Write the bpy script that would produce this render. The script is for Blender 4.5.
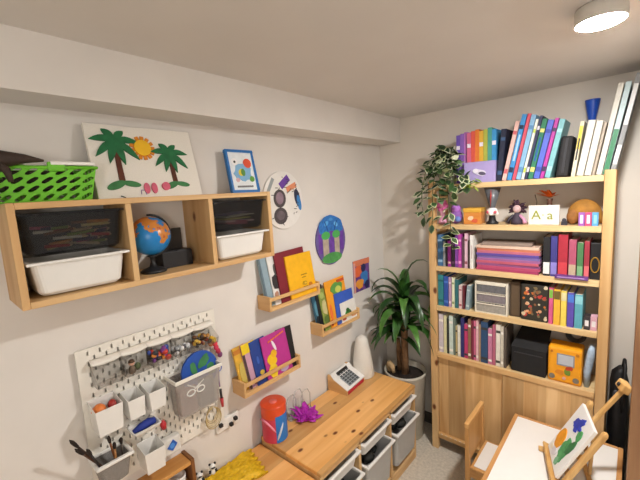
import bpy, bmesh, math, random
from mathutils import Matrix, Vector
for o in list(bpy.data.objects): bpy.data.objects.remove(o)
S = bpy.context.scene
C = S.collection
PI = math.pi
R = math.radians
random.seed(7)

# ------------------------------------------------------------------ camera
def make_camera():
    cd = bpy.data.cameras.new('camera'); co = bpy.data.objects.new('camera', cd); C.objects.link(co)
    yaw, pitch, roll = 0.7273, -0.1299, -0.0579
    F = Vector((-math.sin(yaw)*math.cos(pitch), math.cos(yaw)*math.cos(pitch), math.sin(pitch)))
    Rt = F.cross(Vector((0, 0, 1))).normalized(); U = Rt.cross(F)
    c, s = math.cos(roll), math.sin(roll)
    R2 = Rt*c + U*s; U2 = -Rt*s + U*c
    m = Matrix((R2, U2, -F)).transposed().to_4x4()
    m.translation = Vector((1.4733, -2.3962, 1.7909))
    co.matrix_world = m
    cd.sensor_fit = 'HORIZONTAL'; cd.sensor_width = 36.0; cd.lens = 356.38*36/640
    cd.clip_start = 0.02
    S.camera = co
make_camera()
# ------------------------------------------------------------------ world, exposure
W = bpy.data.worlds.new('world'); S.world = W; W.use_nodes = True
W.node_tree.nodes['Background'].inputs[0].default_value = (0.9, 0.86, 0.8, 1)
W.node_tree.nodes['Background'].inputs[1].default_value = 0.05
S.view_settings.view_transform = 'Standard'; S.view_settings.look = 'None'
S.view_settings.exposure = 0.05; S.view_settings.gamma = 1.0
try: S.view_settings.use_curve_mapping = False
except Exception: pass
LAMP_POWER = 780.0       # emission of the ceiling lamp's diffuser
FILL_GLOBE_POWER = 20.0     # emission of the fill globe added unseen behind the viewer
LAMP_COLOR = (1.0, 0.972, 0.938)

# ------------------------------------------------------------------ materials
def lin(h):
    h = h.lstrip('#'); v = [int(h[i:i+2], 16)/255 for i in (0, 2, 4)]
    return tuple(x/12.92 if x <= .04045 else ((x+.055)/1.055)**2.4 for x in v) + (1,)
_m = {}
def col(h, rough=.55, metal=0., noise=.06, scale=30., bump=0., name=None, trans=0., alpha=1.0, sheen=0.):
    k = (h, rough, metal, noise, scale, bump, trans, alpha)
    if k in _m: return _m[k]
    m = bpy.data.materials.new(name or 'paint_' + h.strip('#')); m.use_nodes = True
    nt = m.node_tree; b = nt.nodes['Principled BSDF']
    b.inputs['Roughness'].default_value = rough; b.inputs['Metallic'].default_value = metal
    c = lin(h)
    tc = nt.nodes.new('ShaderNodeTexCoord'); n = nt.nodes.new('ShaderNodeTexNoise')
    n.inputs['Scale'].default_value = scale; n.inputs['Detail'].default_value = 3
    nt.links.new(tc.outputs['Object'], n.inputs['Vector'])
    r = nt.nodes.new('ShaderNodeValToRGB')
    r.color_ramp.elements[0].position = .3; r.color_ramp.elements[1].position = .7
    r.color_ramp.elements[0].color = tuple(x*(1-noise) for x in c[:3]) + (1,)
    r.color_ramp.elements[1].color = tuple(min(1, x*(1+noise)) for x in c[:3]) + (1,)
    nt.links.new(n.outputs['Fac'], r.inputs['Fac']); nt.links.new(r.outputs['Color'], b.inputs['Base Color'])
    if bump:
        bp = nt.nodes.new('ShaderNodeBump'); bp.inputs['Strength'].default_value = bump; bp.inputs['Distance'].default_value = .01
        nt.links.new(n.outputs['Fac'], bp.inputs['Height']); nt.links.new(bp.outputs['Normal'], b.inputs['Normal'])
    if trans: b.inputs['Transmission Weight'].default_value = trans; b.inputs['IOR'].default_value = 1.2
    if alpha < 1: b.inputs['Alpha'].default_value = alpha
    _m[k] = m; return m

def wood(h1, h2, axis='y', knots=0, planks=0, plank_axis='x', rough=.5, name='pine_wood', scale=1.0):
    k = ('w', h1, h2, axis, knots, planks, plank_axis, rough, scale)
    if k in _m: return _m[k]
    m = bpy.data.materials.new(name); m.use_nodes = True
    nt = m.node_tree; N = nt.nodes; L = nt.links; b = N['Principled BSDF']; b.inputs['Roughness'].default_value = rough
    tc = N.new('ShaderNodeTexCoord')
    mp = N.new('ShaderNodeMapping'); s = {'x': (1.6, 22, 22), 'y': (22, 1.6, 22), 'z': (22, 22, 1.6)}[axis]
    mp.inputs['Scale'].default_value = tuple(q*scale for q in s)
    oi = N.new('ShaderNodeObjectInfo'); va = N.new('ShaderNodeVectorMath'); va.operation = 'ADD'
    sc = N.new('ShaderNodeVectorMath'); sc.operation = 'SCALE'; sc.inputs['Scale'].default_value = 3.0
    cb = N.new('ShaderNodeCombineXYZ')
    for i in range(3): L.new(oi.outputs['Random'], cb.inputs[i])
    L.new(cb.outputs[0], sc.inputs[0]); L.new(tc.outputs['Object'], va.inputs[0]); L.new(sc.outputs[0], va.inputs[1])
    base_vec = va.outputs[0]
    if planks:
        sep = N.new('ShaderNodeSeparateXYZ'); L.new(tc.outputs['Object'], sep.inputs[0])
        dv = N.new('ShaderNodeMath'); dv.operation = 'MULTIPLY'; dv.inputs[1].default_value = planks
        L.new(sep.outputs[{'x': 0, 'y': 1, 'z': 2}[plank_axis]], dv.inputs[0])
        fl = N.new('ShaderNodeMath'); fl.operation = 'FLOOR'; L.new(dv.outputs[0], fl.inputs[0])
        wn = N.new('ShaderNodeTexWhiteNoise'); wn.noise_dimensions = '1D'; L.new(fl.outputs[0], wn.inputs['W'])
        va2 = N.new('ShaderNodeVectorMath'); va2.operation = 'ADD'; L.new(base_vec, va2.inputs[0])
        sc2 = N.new('ShaderNodeVectorMath'); sc2.operation = 'SCALE'; sc2.inputs['Scale'].default_value = 5
        L.new(wn.outputs['Color'], sc2.inputs[0]); L.new(sc2.outputs[0], va2.inputs[1]); base_vec2 = va2.outputs[0]
    else: base_vec2 = base_vec
    L.new(base_vec2, mp.inputs['Vector'])
    n = N.new('ShaderNodeTexNoise'); n.inputs['Scale'].default_value = 1.0; n.inputs['Detail'].default_value = 4; n.inputs['Distortion'].default_value = .6
    L.new(mp.outputs[0], n.inputs['Vector'])
    r = N.new('ShaderNodeValToRGB'); r.color_ramp.elements[0].position = .3; r.color_ramp.elements[1].position = .72
    r.color_ramp.elements[0].color = lin(h2); r.color_ramp.elements[1].color = lin(h1)
    L.new(n.outputs['Fac'], r.inputs['Fac']); out = r.outputs['Color']
    if planks:
        mx = N.new('ShaderNodeMix'); mx.data_type = 'RGBA'; mx.blend_type = 'MULTIPLY'
        mr = N.new('ShaderNodeMapRange'); mr.inputs['To Min'].default_value = .72; mr.inputs['To Max'].default_value = 1.14
        L.new(wn.outputs['Value'], mr.inputs['Value'])
        c3 = N.new('ShaderNodeCombineColor')
        for i in range(3): L.new(mr.outputs[0], c3.inputs[i])
        mx.inputs['Factor'].default_value = 1.0
        L.new(out, mx.inputs['A']); L.new(c3.outputs[0], mx.inputs['B']); out = mx.outputs['Result']
    if knots:
        mk = N.new('ShaderNodeMapping'); t = {'x': (.6, 1, 1), 'y': (1, .6, 1), 'z': (1, 1, .6)}[axis]
        mk.inputs['Scale'].default_value = tuple(q*knots for q in t); L.new(base_vec, mk.inputs['Vector'])
        v = N.new('ShaderNodeTexVoronoi'); v.inputs['Scale'].default_value = 1.0; v.inputs['Randomness'].default_value = 1.0
        L.new(mk.outputs[0], v.inputs['Vector'])
        kr = N.new('ShaderNodeMapRange'); kr.inputs['From Min'].default_value = .075; kr.inputs['From Max'].default_value = .15
        kr.inputs['To Min'].default_value = 1; kr.inputs['To Max'].default_value = 0
        L.new(v.outputs['Distance'], kr.inputs['Value'])
        mx = N.new('ShaderNodeMix'); mx.data_type = 'RGBA'; L.new(kr.outputs[0], mx.inputs['Factor'])
        L.new(out, mx.inputs['A']); mx.inputs['B'].default_value = lin('#6a3512'); out = mx.outputs['Result']
    L.new(out, b.inputs['Base Color'])
    _m[k] = m; return m

def emit(c, s, name='lamp_glow'):
    m = bpy.data.materials.new(name); m.use_nodes = True; nt = m.node_tree
    b = nt.nodes['Principled BSDF']; b.inputs['Base Color'].default_value = (.9, .9, .9, 1)
    b.inputs['Emission Color'].default_value = c + (1,); b.inputs['Emission Strength'].default_value = s
    return m

WHITE = '#e9e5dd'
def P(ax): return wood('#e2bb84', '#cb9b62', ax)                       # light pine
def PK(ax): return wood('#deba86', '#c79a64', ax, knots=9)            # bookcase pine
M_wall = col('#e0dbd5', .85, noise=.025, scale=6, bump=.05, name='wall_paint')
M_wallb = col('#dad3c9', .85, noise=.02, scale=5, bump=.05, name='back_wall_paint')
M_ceil = col('#dfdbd6', .9, noise=.02, scale=4, name='ceiling_paint')
M_whitepl = col('#e8e6e1', .4, noise=.01, name='white_plastic')
M_black = col('#17171a', .5, noise=.15)
M_paper = col('#e9e2d2', .8, noise=.05, scale=200)

# ------------------------------------------------------------------ mesh builder
class MB:
    def __init__(self): self.v = []; self.f = []; self.mi = []; self.mats = []; self.T = [Matrix.Identity(4)]; self.sm = []
    def mat(self, m):
        if m not in self.mats: self.mats.append(m)
        return self.mats.index(m)
    def push(self, M): self.T.append(self.T[-1] @ M); return self
    def pop(self): self.T.pop(); return self
    def add(self, vs, fs, m, smooth=False):
        o = len(self.v); T = self.T[-1]; i = self.mat(m)
        self.v += [T @ Vector(p) for p in vs]
        for f in fs: self.f.append([o+q for q in f]); self.mi.append(i); self.sm.append(smooth)
    def box(self, a, b, m):
        x0, y0, z0 = a; x1, y1, z1 = b
        x0, x1 = min(x0, x1), max(x0, x1); y0, y1 = min(y0, y1), max(y0, y1); z0, z1 = min(z0, z1), max(z0, z1)
        self.add([(x0,y0,z0),(x1,y0,z0),(x1,y1,z0),(x0,y1,z0),(x0,y0,z1),(x1,y0,z1),(x1,y1,z1),(x0,y1,z1)],
                 [(0,3,2,1),(4,5,6,7),(0,1,5,4),(1,2,6,5),(2,3,7,6),(3,0,4,7)], m)
    def loft(self, rings, m, cap=True, smooth=False, closed=True):
        n = len(rings[0]); vs = [p for r in rings for p in r]; fs = []
        for i in range(len(rings)-1):
            for j in range(n if closed else n-1):
                k = (j+1) % n; fs.append((i*n+j, i*n+k, (i+1)*n+k, (i+1)*n+j))
        self.add(vs, fs, m, smooth)
        if cap and closed:
            self.add(rings[0], [tuple(reversed(range(n)))], m); self.add(rings[-1], [tuple(range(n))], m)
    def prism(self, poly, h0, h1, m, axis='z'):
        def e(p, h): return {'z': (p[0], p[1], h), 'x': (h, p[0], p[1]), 'y': (p[0], h, p[1])}[axis]
        self.loft([[e(p, h0) for p in poly], [e(p, h1) for p in poly]], m)
    def lathe(self, prof, m, n=24, c=(0, 0, 0), cap=True, smooth=True):
        rings = [[(c[0]+r*math.cos(2*PI*i/n), c[1]+r*math.sin(2*PI*i/n), c[2]+z) for i in range(n)] for r, z in prof]
        self.loft(rings, m, cap, smooth)
    def tube(self, pts, r, m, n=8, smooth=True, cap=True, closed=False):
        pts = [Vector(p) for p in pts]; rs = r if isinstance(r, (list, tuple)) else [r]*len(pts)
        rings = []; u = None
        for i, p in enumerate(pts):
            if closed: d = pts[(i+1) % len(pts)] - pts[i-1]
            else: d = pts[min(i+1, len(pts)-1)] - pts[max(i-1, 0)]
            d.normalize()
            if u is None: u = d.orthogonal().normalized()
            else: u = (u - d*u.dot(d)).normalized()
            w = d.cross(u)
            rings.append([tuple(p + (u*math.cos(2*PI*k/n) + w*math.sin(2*PI*k/n))*rs[i]) for k in range(n)])
        if closed: rings.append(rings[0]); cap = False
        self.loft(rings, m, cap, smooth)
    def ball(self, c, r, m, n=16, k=10):
        rx, ry, rz = r if isinstance(r, (tuple, list)) else (r, r, r)
        rings = []
        for i in range(k+1):
            a = -PI/2 + PI*i/k; q = max(math.cos(a), 1e-3)
            rings.append([(c[0]+rx*q*math.cos(2*PI*j/n), c[1]+ry*q*math.sin(2*PI*j/n), c[2]+rz*math.sin(a)) for j in range(n)])
        self.loft(rings, m, True, True)
    def sheet(self, pts, m, frame, t=.0012, off=0.):
        """flat shape of small thickness; frame = (origin, u, v, n)"""
        o, u, v, n = [Vector(q) for q in frame]
        f = lambda p, h: tuple(o + u*p[0] + v*p[1] + n*h)
        a = sum(pts[i][0]*pts[(i+1) % len(pts)][1]-pts[(i+1) % len(pts)][0]*pts[i][1] for i in range(len(pts)))
        if (a < 0) != (u.cross(v).dot(n) < 0): pts = list(reversed(pts))
        self.loft([[f(p, off) for p in pts], [f(p, off+t) for p in pts]], m)
    def build(self, name, parent=None, loc=None, rot=None, bevel=0., seg=2, mods=None):
        me = bpy.data.meshes.new(name); me.from_pydata([tuple(p) for p in self.v], [], self.f)
        for m in self.mats: me.materials.append(m)
        me.polygons.foreach_set('material_index', self.mi); me.polygons.foreach_set('use_smooth', self.sm)
        bm = bmesh.new(); bm.from_mesh(me); bmesh.ops.remove_doubles(bm, verts=bm.verts, dist=1e-6)
        bm.to_mesh(me); bm.free(); me.update()
        o = bpy.data.objects.new(name, me); C.objects.link(o)
        if parent: o.parent = parent
        if loc is not None: o.location = loc
        if rot is not None: o.rotation_euler = rot
        if bevel:
            b = o.modifiers.new('bevel', 'BEVEL'); b.width = bevel; b.segments = seg; b.limit_method = 'ANGLE'; b.angle_limit = R(40)
        return o

def ell(cx, cy, rx, ry=None, rot=0, n=20, wob=0, seed=1):
    ry = rx if ry is None else ry; g = random.Random(seed); out = []
    for i in range(n):
        a = 2*PI*i/n; k = 1 + wob*(g.random()-.5)
        x, y = rx*k*math.cos(a), ry*k*math.sin(a)
        out.append((cx + x*math.cos(rot)-y*math.sin(rot), cy + x*math.sin(rot)+y*math.cos(rot)))
    return out
def rect(x0, y0, x1, y1): return [(x0, y0), (x1, y0), (x1, y1), (x0, y1)]
def stroke(a, b, w):
    dx, dy = b[0]-a[0], b[1]-a[1]; l = math.hypot(dx, dy); nx, ny = -dy/l*w/2, dx/l*w/2
    return [(a[0]+nx, a[1]+ny), (a[0]-nx, a[1]-ny), (b[0]-nx, b[1]-ny), (b[0]+nx, b[1]+ny)]

def tag(o, label, cat, group=None, kind=None):
    o['label'] = label; o['category'] = cat
    if group: o['group'] = group
    if kind: o['kind'] = kind
    return o
def thing(name, label, cat, loc=(0, 0, 0), rz=0, group=None):
    o = bpy.data.objects.new(name, None); C.objects.link(o); o.location = loc; o.rotation_euler = (0, 0, rz)
    o.empty_display_size = .05
    return tag(o, label, cat, group)
def struct(o): o['kind'] = 'structure'; return o

# ================================================================== the room
CH = 2.29
def slab(name, a, b, m, bevel=0):
    k = MB(); k.box(a, b, m); return struct(k.build(name, bevel=bevel))
M_floor = col('#c9c0b1', .8, noise=.14, scale=60, bump=.15, name='floor_covering')
YR = -4.3; XR = 2.9
slab('floor', (-.12, YR, -.1), (XR+.12, .12, 0), M_floor)
slab('ceiling', (-.12, YR, CH), (XR+.12, .12, CH+.1), M_ceil)
slab('wall_left', (-.12, YR, 0), (0, .12, CH), M_wall)
slab('wall_back', (0, 0, 0), (1.5, .12, CH), M_wallb)
slab('wall_right', (1.5, -.76, 0), (1.62, .12, CH), M_wallb)
slab('wall_rear', (-.12, YR-.12, 0), (XR+.12, YR, CH), M_wall)
slab('wall_outer', (XR, YR, 0), (XR+.12, .12, CH), M_wall)
slab('wall_passage', (1.62, 0, 0), (XR, .12, CH), M_wallb)
slab('trim_1', (0, YR, 2.1226), (.1774, 0, CH), M_wall)
M_jamb = wood('#a97f5a', '#8d6444', 'z', name='brown_door_wood')
k = MB(); k.box((1.4935, -.80, 0), (1.632, -.7605, 2.12), M_jamb); k.box((1.4935, -.7605, 0), (1.4999, -.68, 2.12), M_jamb)
struct(k.build('trim_2', bevel=.003))
M_base = col('#4a463f', .6, noise=.05, name='dark_skirting')
slab('baseboard_back', (.0, -.014, 0), (1.5, 0, .085), M_base, .003)
slab('baseboard_left', (0, YR, 0), (.014, -.014, .085), M_base, .003)

# ================================================================== ceiling lamp and added fill globe
t = thing('ceiling_lamp', 'round white flush lamp lit on the ceiling in front of the bookcase', 'ceiling lamp', (1.374, -.983, CH))
k = MB(); k.lathe([(.060, -.001), (.063, -.004), (.065, -.044), (.063, -.048), (.059, -.044), (.059, -.03)], col('#d8d3ca', .5, noise=.02), 40)
k.build('lamp_housing', t)
k = MB(); k.lathe([(.0585, -.031), (.0585, -.047), (.052, -.051), (.03, -.054), (.002, -.055)], emit(LAMP_COLOR, LAMP_POWER), 40)
k.build('diffuser', t)
t = thing('added_fill_globe', 'round white glowing globe added as unseen fill light behind the viewer', 'fill light', (2.15, -3.2, 1.72))  # out of view, added only to raise the room's overall brightness
k = MB(); k.ball((0, 0, 0), .2, emit(LAMP_COLOR, FILL_GLOBE_POWER, 'fill_globe_glow'), 32, 20); k.build('fill_globe_ball', t)
k = MB(); k.tube([(0, 0, .2), (0, 0, CH-1.721)], .004, M_whitepl, 8); k.build('fill_globe_cord', t)

# ================================================================== wall storage unit
WY0, WY1, WZ0, WZ1 = -2.233, -1.303, 1.513, 1.813
T = .019
t = thing('wall_storage_unit', 'long pine wall shelf with three open compartments and plastic bins', 'wall shelf', (0, WY0, WZ0))
L3 = WY1-WY0; H3 = WZ1-WZ0; D3 = .21
def part_box(name, a, b, m, parent, bevel=.002): k = MB(); k.box(a, b, m); return k.build(name, parent, bevel=bevel)
part_box('top_board', (.001, T, H3-T), (D3, L3-T, H3), PK('y'), t)
part_box('bottom_board', (.001, T, 0), (D3, L3-T, T), PK('y'), t)
part_box('side_panel', (.001, 0, 0), (D3, T, H3), PK('z'), t)
part_box('side_panel', (.001, L3-T, 0), (D3, L3, H3), PK('z'), t)
DV = (.300, .608)
for d in DV: part_box('divider', (.001, d, T), (D3, d+T, H3-T), PK('z'), t)
for a, b in ((T, DV[0]), (DV[0]+T, DV[1]), (DV[1]+T, L3-T)):
    for z in (.135, .262):
        pass

def bin_mesh(k, x0, x1, y0, y1, z0, z1, m, taper=.012, th=.0025, rim=.012, rimz=.008, corner=.018):
    """open box with rounded corners, tapered, with an outward rim on top"""
    def ring(d, z, grow=0.):
        c = corner; out = []
        X0, X1, Y0, Y1 = x0+d-grow, x1-d+grow, y0+d-grow, y1-d+grow
        for cx, cy, a0 in ((X1-c, Y1-c, 0), (X0+c, Y1-c, 90), (X0+c, Y0+c, 180), (X1-c, Y0+c, 270)):
            for i in range(5):
                a = R(a0 + i*22.5); out.append((cx+c*math.cos(a), cy+c*math.sin(a), z))
        return out
    k.loft([ring(taper+.01, z0), ring(taper, z0+.01), ring(0, z1-rimz), ring(0, z1-rimz, rim), ring(0, z1, rim), ring(th, z1), ring(taper+th, z0+.012), ring(taper+th+.008, z0+th+.002)], m, True, False)

def storage_bin(name, label, x0, x1, y0, y1, z0, z1, m, group, rim=.012, taper=.012):
    t = thing(name, label, 'storage bin', ((x0+x1)/2, (y0+y1)/2, z0), group=group)
    k = MB(); cx, cy = (x0+x1)/2, (y0+y1)/2
    bin_mesh(k, x0-cx, x1-cx, y0-cy, y1-cy, 0, z1-z0, m, taper, rim=.0, corner=.02)
    body = k.build('bin_body', t)
    k = MB(); w, d = (x1-x0)/2, (y1-y0)/2
    h = z1-z0
    o_, i_ = rect(-w-rim, -d-rim, w+rim, d+rim), rect(-w+.003, -d+.003, w-.003, d-.003)
    k.loft([[(p[0], p[1], h-.008) for p in i_], [(p[0], p[1], h-.008) for p in o_], [(p[0], p[1], h) for p in o_], [(p[0], p[1], h) for p in i_], [(p[0], p[1], h-.008) for p in i_]], m, False)
    k.build('rim', body, bevel=.002)
    return t

M_smoke = col('#202225', .2, noise=.1, alpha=.42, name='smoky_plastic')
for i, (a, b) in enumerate(((WY0+T, WY0+DV[0]), (WY0+DV[1]+T, WY1-T))):
    side = ('left', 'right')[i]
    what = ('coloured pencils', 'papers and pens')[i]
    storage_bin('storage_bin', f'dark smoky bin of {what} in the {side} compartment of the wall shelf', .03, .2, a+.008, b-.008, WZ0+.142, WZ0+.268, M_smoke, 'smoky bins in the wall shelf', .005)
    storage_bin('storage_bin', f'white bin under the smoky one in the {side} compartment of the wall shelf', .03, .200, a+.016, b-.016, WZ0+.024, WZ0+.128, M_whitepl, 'white bins in the wall shelf', .012)
PC = ['#b8242a', '#c9b08a', '#d8c27a', '#7c8c3a', '#3c2a52', '#c4507a', '#d08a3a', '#7a4a2a', '#d9d2c0']
g = random.Random(3)
names = ['dark red', 'beige', 'straw yellow', 'olive green', 'dark violet', 'rose', 'amber', 'brown', 'cream']
for i in range(26):
    y = WY0+T+.05+g.random()*.19; x = .165-.006*(i % 4); z = WZ0+.165+.011*(i//4)+.002*g.random(); a = g.uniform(-.35, .35); l = g.uniform(.05, .085)
    if y-l/2 < WY0+T+.035: y = WY0+T+.035+l/2
    if y+l/2 > WY0+DV[0]-.035: y = WY0+DV[0]-.035-l/2
    k = MB(); c = col(PC[i % 9], .5)
    k.tube([(0, -l/2, 0), (0, l/2-.008, 0)], .0048, c, 6); k.tube([(0, l/2-.008, 0), (0, l/2, 0)], [.0048, .0008], col('#d8b184'), 6)
    o = k.build('pencil', None, (x, y, z), (a*.5, 0, a*.3))
    tag(o, f'{names[i % 9]} pencil lying in the smoky bin of the left shelf compartment', 'pencil', f'{names[i % 9]} pencils in the smoky bin')
for i, (cc, nm, zz, l, hh) in enumerate((('#8a3048', 'maroon', .165, .10, .03), ('#c7a6a0', 'pale pink', .175, .15, .012), ('#b7ad4a', 'lime yellow', .188, .14, .008), ('#d8d0b8', 'cream', .200, .16, .006), ('#7c6f8a', 'mauve', .21, .12, .006))):
    k = MB(); k.box((-.05, -l/2, 0), (.05, l/2, hh*.6), col(cc, .6))
    o = k.build('notebook', None, (.115, -1.46+.012*(i % 2), WZ0+zz), (R(-4+2*i), 0, R(3*i-5)), .001)
    tag(o, f'{nm} notebook lying in the smoky bin of the right shelf compartment', 'notebook', 'notebooks in the right smoky bin')

# globe
t = thing('desk_globe', 'small blue globe on a black stand in the middle of the wall shelf', 'globe', (.115, -1.825, WZ0+T))
def globe_mat():
    m = bpy.data.materials.new('globe_map'); m.use_nodes = True; nt = m.node_tree; N = nt.nodes; L = nt.links
    tc = N.new('ShaderNodeTexCoord'); n = N.new('ShaderNodeTexNoise'); n.inputs['Scale'].default_value = 17; n.inputs['Detail'].default_value = 4
    mp = N.new('ShaderNodeMapping'); mp.inputs['Location'].default_value = (.13, .02, .06); L.new(tc.outputs['Object'], mp.inputs[0]); L.new(mp.outputs[0], n.inputs['Vector'])
    sep = N.new('ShaderNodeSeparateXYZ'); L.new(tc.outputs['Object'], sep.inputs[0])
    ad = N.new('ShaderNodeMath'); ad.operation = 'MULTIPLY_ADD'; ad.inputs[1].default_value = 2.2; L.new(sep.outputs[2], ad.inputs[0]); L.new(n.outputs['Fac'], ad.inputs[2])
    r = N.new('ShaderNodeValToRGB'); e = r.color_ramp.elements; r.color_ramp.interpolation = 'CONSTANT'
    e[0].color = lin('#1a7fc4'); e[1].position = .86; e[1].color = lin('#c9803a')
    q = e.new(.95); q.color = lin('#b5532a'); q = e.new(1.0); q.color = lin('#c9a05a')
    L.new(ad.outputs[0], r.inputs[0]); L.new(r.outputs[0], N['Principled BSDF'].inputs['Base Color']); N['Principled BSDF'].inputs['Roughness'].default_value = .3
    return m
k = MB(); k.ball((0, 0, .138), .072, globe_mat(), 32, 20); k.build('sphere', t)
k = MB(); k.lathe([(.045, 0), (.047, .006), (.04, .012), (.014, .022), (.008, .04), (.009, .056), (.02, .064), (.001, .066)], M_black, 24); k.build('base', t)
k = MB(); k.tube([(.0, .078*math.cos(a)*1.0, .138+.078*math.sin(a)) for a in [R(-95+i*11) for i in range(18)]], .0045, M_black, 6)
k.build('meridian_arm', t)
k = MB(); k.box((-.04, -.062, 0), (.03, .062, .062), M_black); k.box((-.038, -.06, .062), (.028, -.005, .066), col('#2c2c30'))
k.box((-.038, .0, .062), (.028, .06, .066), col('#2c2c30'))
tag(k.build('pencil_case', None, (.075, -1.72, WZ0+T), None, .004), 'black box standing behind the globe in the wall shelf', 'box')
k = MB(); k.box((-.006, -.06, 0), (.006, .06, .15), col('#3a3836', .4)); tag(k.build('tablet_frame', None, (.02, -1.715, WZ0+T), None, .003), 'dark grey flat panel standing behind the black box in the wall shelf', 'panel')

# ------------------------------------------------------------------ things on top of the wall unit
def perforated(k, nu, nv, f, hole, m, skip=None, th=None):
    """grid of nu x nv cells, each with a hole polygon (8 points in the unit cell, counter-clockwise, starting lower left corner then mid ...)"""
    outer = [(0, 0), (.5, 0), (1, 0), (1, .5), (1, 1), (.5, 1), (0, 1), (0, .5)]
    for i in range(nu):
        for j in range(nv):
            P8 = [((i+a)/nu, (j+b)/nv) for a, b in outer]
            if skip and skip(i, j): k.add([f(*p) for p in P8], [tuple(range(8))], m); continue
            H8 = [((i+a)/nu, (j+b)/nv) for a, b in hole]
            k.add([f(*p) for p in P8+H8], [(q, (q+1) % 8, 8+(q+1) % 8, 8+q) for q in range(8)], m)
M_green = col('#6cc02a', .45, noise=.04)
t = thing('plastic_basket', 'bright green perforated plastic basket on top of the wall shelf', 'basket', (.105, -2.142, WZ1+.001))
k = MB(); hole = [(.08, .14), (.3, .10), (.58, .3), (.9, .64), (.92, .84), (.7, .9), (.42, .7), (.1, .36)]
w0, w1, d0, d1, hb = .128, .146, .062, .076, .098
def side(A0, B0, A1, B1):
    def f(u, v):
        a = Vector(A0).lerp(Vector(B0), u); b = Vector(A1).lerp(Vector(B1), u); return tuple(a.lerp(b, v))
    return f
cb = [(d0, -w0, 0), (d0, w0, 0), (-d0, w0, 0), (-d0, -w0, 0)]; ct = [(d1, -w1, hb), (d1, w1, hb), (-d1, w1, hb), (-d1, -w1, hb)]
for i in range(4):
    j = (i+1) % 4; perforated(k, (8, 4)[i % 2], 4, side(cb[i], cb[j], ct[i], ct[j]), hole, M_green)
k.add(cb, [(3, 2, 1, 0)], M_green)
o = k.build('basket_body', t); md = o.modifiers.new('thickness', 'SOLIDIFY'); md.thickness = .003; md.offset = 0
k = MB(); k.tube([(d1+.003, -w1-.003, hb), (d1+.003, w1+.003, hb), (-d1-.003, w1+.003, hb), (-d1-.003, -w1-.003, hb)], .005, M_green, 8, closed=True); k.build('rim', t)
k = MB(); k.box((d1-.004, .02, hb-.012), (d1+.01, .064, hb+.016), M_green); k.build('handle', t, bevel=.005)
k = MB(); g = random.Random(5)
for i in range(3): k.box((-.045, -.085, .03+.02*i), (.05, .085, .045+.02*i), col('#3b2f2a', .8))
tag(k.build('notebook', None, (.105, -2.135, WZ1+.006), None, .003), 'stack of dark papers lying inside the green basket', 'papers')
for s, (ya, yb) in enumerate(((-2.245, -2.19), (-2.135, -2.02))):
    k = MB(); k.box((-.07, ya+2.16, 0), (.088, yb+2.16, .010), col('#f1efe9', .7))
    tag(k.build('paper_pad', None, (.105, -2.139, WZ1+.1055), None, .002), ('white paper pad on the left end of the green basket', 'white paper pad on the right end of the green basket')[s], 'paper')
# dark brown dinosaur toy draped over the basket's left end
k = MB(); mb = col('#35261d', .7, noise=.3, scale=60)
k.tube([(0, -.12, .06), (0, -.09, .085), (0, -.05, .10), (.0, -.01, .108), (.0, .045, .11), (0, .085, .106)], [.012, .028, .032, .024, .012, .003], mb, 10)
k.tube([(.015, -.06, .10), (.03, -.055, .06), (.034, -.045, .02), (.036, -.03, 0.0)], [.016, .015, .01, .008], mb, 8)
k.tube([(.01, -.03, .10), (.035, -.005, .075), (.04, .0, .045)], [.014, .01, .006], mb, 8)
k.tube([(.0, -.1, .08), (.015, -.12, .04), (.02, -.12, .0)], [.018, .016, .01], mb, 8)
o = k.build('toy_dinosaur', None, (.196, -2.215, WZ1+.010), (0, 0, 0)); tag(o, 'dark brown toy dinosaur at the left end of the green basket', 'toy')

# palm canvas leaning on the wall
def lean_frame(h, x0, lean): return R(lean)
t = thing('canvas_picture', 'white canvas with two palm trees and a yellow sun leaning on the wall', 'picture', (.095, -1.775, WZ1+.001))
w, h = .197, .275
ln = -R(14)
k = MB(); k.box((-.016, -w, 0), (0, w, h), col('#e9e4da', .85, noise=.03, scale=200)); cvs = k.build('canvas', t, bevel=.002); cvs.rotation_euler = (0, ln, 0)
FR = ((.0, 0, 0), (0, 1, 0), (0, 0, 1), (1, 0, 0))
def relief(name, parent, items, bevel=0, rot=None, frame=FR):
    k = MB()
    for i, it in enumerate(items): k.sheet(it[0], it[1], frame, it[2] if len(it) > 2 else .003, .0002+.00003*i)
    return k.build(name, parent, rot=rot, bevel=bevel)
G1 = col('#1f6b3f', .8, noise=.2); G2 = col('#3d7a48', .8, noise=.2); BR = col('#5a2c1c', .8, noise=.25); YL = col('#f0bd1e', .7); OR = col('#d9851c', .7)
def leafpoly(x, y, ang, l, wd):
    out = []
    for s in (1, -1):
        rng = range(0, 7) if s > 0 else range(6, -1, -1)
        for i in rng:
            u = i/6; bend = -.5*u*u*l*math.copysign(1, math.cos(ang))*0
            px, py = u*l, s*wd*math.sin(PI*min(1, u*1.0+.02))**.8
            droop = -.35*l*u*u
            out.append((x+px*math.cos(ang)-py*math.sin(ang), y+px*math.sin(ang)+py*math.cos(ang)+droop))
    r = []
    for p in out:
        if not r or (abs(p[0]-r[-1][0])+abs(p[1]-r[-1][1])) > 1e-5: r.append(p)
    if abs(r[0][0]-r[-1][0])+abs(r[0][1]-r[-1][1]) < 1e-4: r.pop()
    return r
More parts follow.
